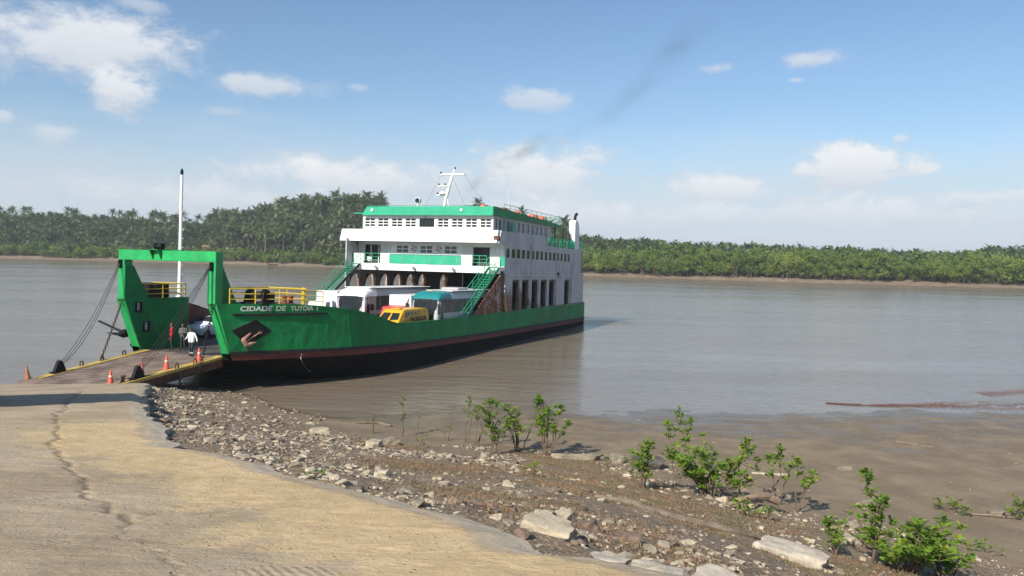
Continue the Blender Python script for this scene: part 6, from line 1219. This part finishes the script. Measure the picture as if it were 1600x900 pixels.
# mangrove saplings and bushes ---------------------------------------------------------
foliage('shrub_leaf', (.085, .165, .020), (.155, .265, .034), (.28, .37, .055), .45, 2.2, .4); foliage('shrub_yellow', (.16, .21, .03), (.25, .28, .04), (.34, .33, .06), .35, 3, .4); paint('shrub_stem', (.16, .115, .075), .9, var=.3, scale=8, bump=.1)
LV = np.array([(0, 0, 0), (.3, .17, .035), (.68, .20, .03), (1, 0, -.03), (.68, -.20, .03), (.3, -.17, .035), (.5, 0, -.02)]); LF = [(0, 6, 1), (1, 6, 2), (2, 6, 3), (3, 6, 4), (4, 6, 5), (5, 6, 0)]
leaf_me = {}
for k in ('shrub_leaf', 'shrub_yellow'): me = bpy.data.meshes.new('leaf'); me.from_pydata(LV.tolist(), [], LF); me.materials.append(MATS[k]); me.polygons.foreach_set('use_smooth', [True] * 6); leaf_me[k] = me
def shrub(base, H, spread, nst, nlf, lsz, label, seed, single=False, low=.45, name='mangrove_sapling', yel=.15, lean=(0, 0), cat='sapling', group=None):
    q = np.random.default_rng(seed); x, y = base; b0 = np.array([x, y, gz(x, y) - .03]); e = empty(name, Matrix.Translation(b0)); tag(e, label, cat, group); tips = []
    for s_ in range(nst):
        a = q.uniform(0, 6.28); sp = spread * q.uniform(.3, 1.0) * (1 if nst > 1 else .25); h = H * (1 if s_ == 0 else q.uniform(.55, .97)); r0 = .008 + .006 * h; st_ = np.array([math.cos(a), math.sin(a), 0]) * min(.25, sp * .35) * (s_ > 0)
        P = [st_ + np.array([math.cos(a) * sp * t ** 1.4 + lean[0] * t, math.sin(a) * sp * t ** 1.4 + lean[1] * t, h * t]) + q.normal(size=3) * .025 * h * (t > 0) for t in np.linspace(0, 1, 7)]
        m = MB(); m.tube(P, list(np.linspace(r0 * 1.6, r0 * .45, 7)), 5)
        nb = int(3 + h * 2.2)
        for b in range(nb if nlf else 1):
            t = low + (1 - low) * (b + q.random()) / nb; i = min(5, int(t * 6)); p = P[i] + (P[i + 1] - P[i]) * (t * 6 - i); aa = q.uniform(0, 6.28); L = (.16 + .20 * spread) * (1.15 - .6 * t) * q.uniform(.7, 1.3); tip = p + np.array([math.cos(aa) * L, math.sin(aa) * L, L * q.uniform(.3, .9)]); m.tube([p, (p + tip) / 2 + (0, 0, -.02), tip], [r0 * .5, r0 * .4, r0 * .25], 4); tips.append((tip, (tip - p) / np.linalg.norm(tip - p)))
        tips.append((P[-1], np.array([0, 0, 1.]))); m.build('stem', 'shrub_stem', e)
    mats_ = []
    for k in range(nlf):
        tip, d = tips[q.integers(len(tips))]; a = q.uniform(0, 6.28); pos = tip - d * q.uniform(0, .16) + q.normal(size=3) * .02; o_ = np.array([math.cos(a), math.sin(a), q.uniform(-.15, .9)]); o_ /= np.linalg.norm(o_); up = np.array([0, 0, 1.]) + q.normal(size=3) * .35; yv = np.cross(up, o_); yv /= np.linalg.norm(yv); zv = np.cross(o_, yv); L = lsz * q.uniform(.65, 1.25); mats_.append((np.stack([o_ * L, yv * L, zv * L], 1), pos, q.random() < yel))
    if single:
        for Mx, p, yl in mats_[:290]:
            o = bpy.data.objects.new('leaf', leaf_me['shrub_yellow' if yl else 'shrub_leaf']); link(o, e); o.matrix_local = Matrix([list(Mx[i]) + [p[i]] for i in range(3)] + [[0, 0, 0, 1]])
        mats_ = mats_[290:]
    if mats_:
        V = np.concatenate([LV @ Mx.T + p for Mx, p, _ in mats_]); n = len(mats_); F = (np.array(LF)[None] + 7 * np.arange(n)[:, None, None]).reshape(-1, 3); mi = np.repeat([int(yl) for *_, yl in mats_], 6); o = link(bpy.data.objects.new('foliage', np_mesh('foliage', V, F, ['shrub_leaf', 'shrub_yellow'], mi, True)), e)
        if n > 300 or single: o['kind'] = 'stuff'
    return e
shrub((-6.12, 35.25), 1.45, .25, 2, 0, .1, 'bare thin twigs standing at the water edge left of the saplings', 1)
shrub((-4.75, 34.7), 1.75, .35, 2, 80, .13, 'thin sapling with few leaves at the top, leftmost of the saplings', 2, low=.7)
shrub((-4.15, 34.9), 1.35, .2, 1, 8, .1, 'nearly bare leaning stick right of the leftmost sapling', 3, lean=(.25, 0))
shrub((-1.85, 33.5), 2.1, .3, 2, 90, .15, 'tall slender sapling with yellowish top left of the dense clump', 4, low=.65, yel=.4); shrub((-1.35, 32.6), 2.1, .45, 3, 190, .15, 'sapling with bright leaves leaning right, second of the shore clump', 5, low=.6, lean=(.4, 0), yel=.4)
shrub((-.44, 29.9), 2.1, .7, 7, 620, .15, 'multi stemmed leafy clump left of the densest shore sapling', 6, low=.35); shrub((.46, 31.8), 2.0, .8, 7, 560, .15, 'leafy sapling cluster in the middle of the shore clump', 7, low=.4); shrub((1.55, 30.6), 2.35, .75, 9, 1150, .155, 'densest and darkest sapling clump at the shore', 8, low=.42, yel=.08)
shrub((-2.6, 33.6), .9, .4, 3, 40, .10, 'low sparse plant between slender saplings and rubble', 9); shrub((-3.3, 30.3), .6, .35, 3, 30, .09, 'small sparse seedling in the rubble below the saplings', 10)
shrub((4.04, 23.4), 1.4, .45, 6, 320, .18, 'small bushy plant left of the tall spindly sapling', 11, low=.25); shrub((5.99, 27.3), 2.35, .45, 3, 210, .19, 'tall spindly sapling rising above the mid bush', 12, low=.55)
shrub((6.25, 23.7), 1.65, 1.35, 18, 1400, .19, 'wide leafy mangrove bush in the middle of the right bank', 13, single=True, low=.25, name='mangrove_bush', cat='bush'); shrub((7.05, 23.9), 2.0, .35, 2, 120, .2, 'upright leafy shoot at the right side of the wide bush', 14, low=.55, yel=.35)
shrub((8.43, 24.4), 1.95, .4, 3, 170, .17, 'left of the two twin saplings on the mud edge', 15, low=.6, lean=(.1, 0)); shrub((8.75, 23.5), 1.75, .35, 3, 150, .18, 'right and shorter of the two twin saplings on the mud edge', 16, low=.65, lean=(.1, 0))
shrub((8.75, 17.1), 1.15, 1.25, 22, 1500, .165, 'largest leafy mangrove bush at the lower right', 17, single=True, low=.2, name='mangrove_bush', cat='bush', yel=.1); shrub((8.15, 17.25), 2.15, .25, 3, 230, .165, 'tall leafy leader rising from the largest bush', 18, low=.45); shrub((9.6, 16.9), .95, .6, 8, 330, .165, 'leafy right flank shoots of the largest bush', 19, low=.2); shrub((7.3, 17.1), .8, .4, 4, 130, .16, 'low leafy sprout left of the largest bush', 20, low=.3)
shrub((14.6, 25.4), .35, .9, 6, 200, .12, 'low creeping branch with pale leaves on the mud at right', 21, low=.2, yel=.5, name='creeping_shrub', cat='shrub'); shrub((16.35, 24.8), .75, .5, 7, 260, .13, 'leafy shrub cut by the right edge of the picture', 22, low=.2, yel=.3, name='mangrove_bush', cat='bush')
shrub((.73, 20.8), .38, .12, 3, 30, .12, 'single small green tuft standing in the reddish ground cover', 23, low=.2, name='green_tuft', cat='plant'); shrub((6.35, 20.7), .55, .35, 4, 60, .15, 'small leafy sprout below the driftwood branch', 24, low=.2); shrub((6.9, 20.6), .42, .3, 4, 50, .14, 'low leafy sprout right of the one below the driftwood', 25, low=.2); shrub((12.9, 20.8), .34, .3, 3, 30, .12, 'tiny seedling on the gravel near the lower right corner', 26, low=.2)
shrub((3.6, 28.2), .5, .25, 2, 18, .13, 'tiny yellow green seedling by the grey boulder', 27, low=.3, yel=.6); shrub((-5.2, 28.5), .4, .2, 2, 20, .09, 'tiny sparse seedling among pale stones at left', 28, low=.3)
# driftwood, logs, branches
def log(name, pts, r, mat, label, cat='driftwood', n=8):
    P = [np.array((x, y, gz(x, y) + dz)) for x, y, dz in pts]; Q = []
    for a, b in zip(P, P[1:]):
        for t in np.linspace(0, 1, 5)[:-1]: Q.append(a + (b - a) * t + r3.normal(size=3) * r[0] * .12)
    Q.append(P[-1]); m = MB(); m.tube([p - P[0] for p in Q], list(np.interp(np.linspace(0, 1, len(Q)), np.linspace(0, 1, len(r)), r) * r3.uniform(.85, 1.15, len(Q))), n); o = m.build(name, mat, None, True); o.location = P[0]; return tag(o, label, cat)
log('log', [(2.0, 17.6, .05), (2.75, 17.0, .06), (3.65, 16.7, .05), (4.6, 16.5, .05), (5.5, 16.6, .06)], [.05, .08, .09, .07, .04], 'driftwood', 'long grey driftwood log lying across the reddish bank')
e_ = log('branch', [(6.25, 22.0, .05), (6.6, 22.1, .28), (7.1, 22.3, .45), (7.55, 22.6, .42), (7.9, 22.7, .35)], [.05, .08, .10, .13, .10], 'branch_dead', 'thick bent dead branch leaning against the wide bush')
log('branch', [(7.0, 22.3, .4), (6.75, 22.1, .2), (6.62, 21.9, .0)], [.06, .05, .04], 'branch_dead', 'short forked dead branch under the bent thick one')
log('log', [(-7.43, 37.76, .04), (-6.4, 38.1, .06), (-5.63, 37.5, .05)], [.05, .08, .05], 'driftwood', 'pale driftwood log lying on the wet mud by the water')
log('stick', [(18.2, 36.7, .02), (19.4, 35.6, .02)], [.03, .02], 'branch_dead', 'thin stick lying on the wet mud at right'); log('plank', [(9.2, 29.4, .03), (10.5, 29.3, .03)], [.05, .05], 'slab_pale', 'pale narrow plank lying on the mud behind twin saplings'); log('vine', [(14.9, 25.2, .02), (15.5, 24.9, .08), (16.2, 24.8, .05)], [.02, .025, .02], 'branch_dead', 'brown creeping stem trailing over the mud to right edge')
log('stick', [(-13.4, 42.9, .02), (-12.9, 42.2, .12)], [.02, .02], 'branch_dead', 'small pale stick poking out of the shallow water')
# leafy sprig dropped on the concrete rim
e = empty('leaf_sprig', Matrix.Translation((-2.75, 11.0, float(zc(np.array(-2.75), np.array(11.))) + .0))); tag(e, 'wilted leafy sprig lying on the concrete rim', 'sprig')
m = MB(); m.tube([(-.18, -.03, .02), (0, 0, .05), (.2, .02, .03)], .008, 4).build('twig', 'shrub_stem', e)
for k in range(8): o = bpy.data.objects.new('leaf', leaf_me['shrub_leaf']); link(o, e); o.matrix_local = Matrix.Translation((-.15 + .05 * k, 0, .03)) @ Matrix.Rotation(k * 2.4, 4, 'Z') @ Matrix.Rotation(-.3, 4, 'Y') @ Matrix.Scale(.13, 4)

# ================================================================== EXHAUST SMOKE
mt = bpy.data.materials.new('smoke'); mt.use_nodes = True; MATS['smoke'] = mt; t = NT(mt.node_tree); t.n.clear(); ou = t.new('ShaderNodeOutputMaterial'); pv = t.new('ShaderNodeVolumePrincipled'); t.l.new(pv.outputs[0], ou.inputs[1])
tc = t.new('ShaderNodeTexCoord'); ln = t.new('ShaderNodeVectorMath', operation='LENGTH'); t.l.new(tc.outputs['Object'], ln.inputs[0]); g = t.new('ShaderNodeNewGeometry'); ns = t.noise(g.outputs['Position'], .35, 3, .6)
dn = t.math('MULTIPLY', t.smooth(ln.outputs['Value'], 1.0, .1), t.smooth(ns.outputs[0], .25, .75)); t.l.new(t.math('MULTIPLY', dn, .04), pv.inputs['Density']); pv.inputs['Color'].default_value = (.16, .16, .17, 1)
bm = bmesh.new(); bmesh.ops.create_icosphere(bm, subdivisions=2, radius=1.); sme = bpy.data.meshes.new('smoke_puff'); bm.to_mesh(sme); bm.free(); sme.materials.append(mt)
mt2 = mt.copy(); mt2.name = 'smoke_dense'
for nd in mt2.node_tree.nodes:
    if nd.type == 'MATH' and nd.operation == 'MULTIPLY' and abs(nd.inputs[1].default_value - .04) < 1e-4: nd.inputs[1].default_value = .13
sme2 = sme.copy(); sme2.materials.clear(); sme2.materials.append(mt2)
e = empty('smoke_plume', Matrix.Translation(W(44.8, -6.85, 11.5))); tag(e, 'thin dark exhaust smoke drifting up to the right above the ferry', 'smoke')
path = [(-5.5, 15.2), (-4.2, 17.2), (-1.6, 19.2), (1.9, 21.0), (6.2, 22.6), (10.3, 24.8), (14, 27.8), (17.3, 31.4), (19.6, 34.6)]; tt = np.linspace(0, 8, 22)
for k_, t_ in enumerate(tt):
    x = np.interp(t_, range(9), [p[0] for p in path]); z = np.interp(t_, range(9), [p[1] for p in path]); r = .9 + .26 * t_
    o = inst('smoke_puff', sme if t_ > 3.2 else sme2, e); o.matrix_world = Matrix.Translation((x, 92 + .3 * math.sin(k_ * 2.1), z + .4 * math.sin(k_ * 1.7))) @ Matrix.Rotation(-.65, 4, 'Y') @ Matrix.Diagonal((r * 1.7, r, r * .8, 1))
# specks, shells and bits of stick on the mud flat
n = 2600; y = r3.uniform(21, 43, n); x = r3.uniform(-7, 31, n); z = zt(x, y); ok = (z > .03) & (z < .75); x, y = x[ok], y[ok]; z = ground_z(x, y); VV, FF, MI, o_ = [], [], [], 0
for xx, yy, zz_ in zip(x, y, z):
    V, F = RKV[r3.integers(12)]; q = .03 + .05 * r3.random() ** 2; VV.append(V @ rotz(r3.uniform(0, 6.28), (q * r3.uniform(1, 3.5), q, q * .8)).T + (xx, yy, zz_)); FF += [tuple(i + o_ for i in f) for f in F]; MI += [int(r3.choice(4, p=(.25, .2, .25, .3)))] * len(F); o_ += len(V)
me = bpy.data.meshes.new('mud_debris'); me.from_pydata(np.concatenate(VV).tolist(), [], FF)
for k in ('rock_pale', 'rock_grey', 'rock_brown', 'rock_dark'): me.materials.append(MATS[k])
me.polygons.foreach_set('material_index', MI); o = link(bpy.data.objects.new('mud_debris', me)); tag(o, 'scattered shells, specks and bits of stick on the mud flat', 'debris', kind='stuff')

# ================================================================== HAZE
mh = bpy.data.materials.new('haze_air'); mh.use_nodes = True; th = NT(mh.node_tree); th.n.clear(); oh = th.new('ShaderNodeOutputMaterial'); vh = th.new('ShaderNodeVolumePrincipled'); vh.inputs['Color'].default_value = (.86, .92, 1, 1); vh.inputs['Density'].default_value = .00020; th.l.new(vh.outputs[0], oh.inputs[1]); MATS['haze_air'] = mh
hz = MB().box(-1700, 1700, -120, 3400, -6, 62).build('haze', 'haze_air'); tag(hz, kind='stuff')
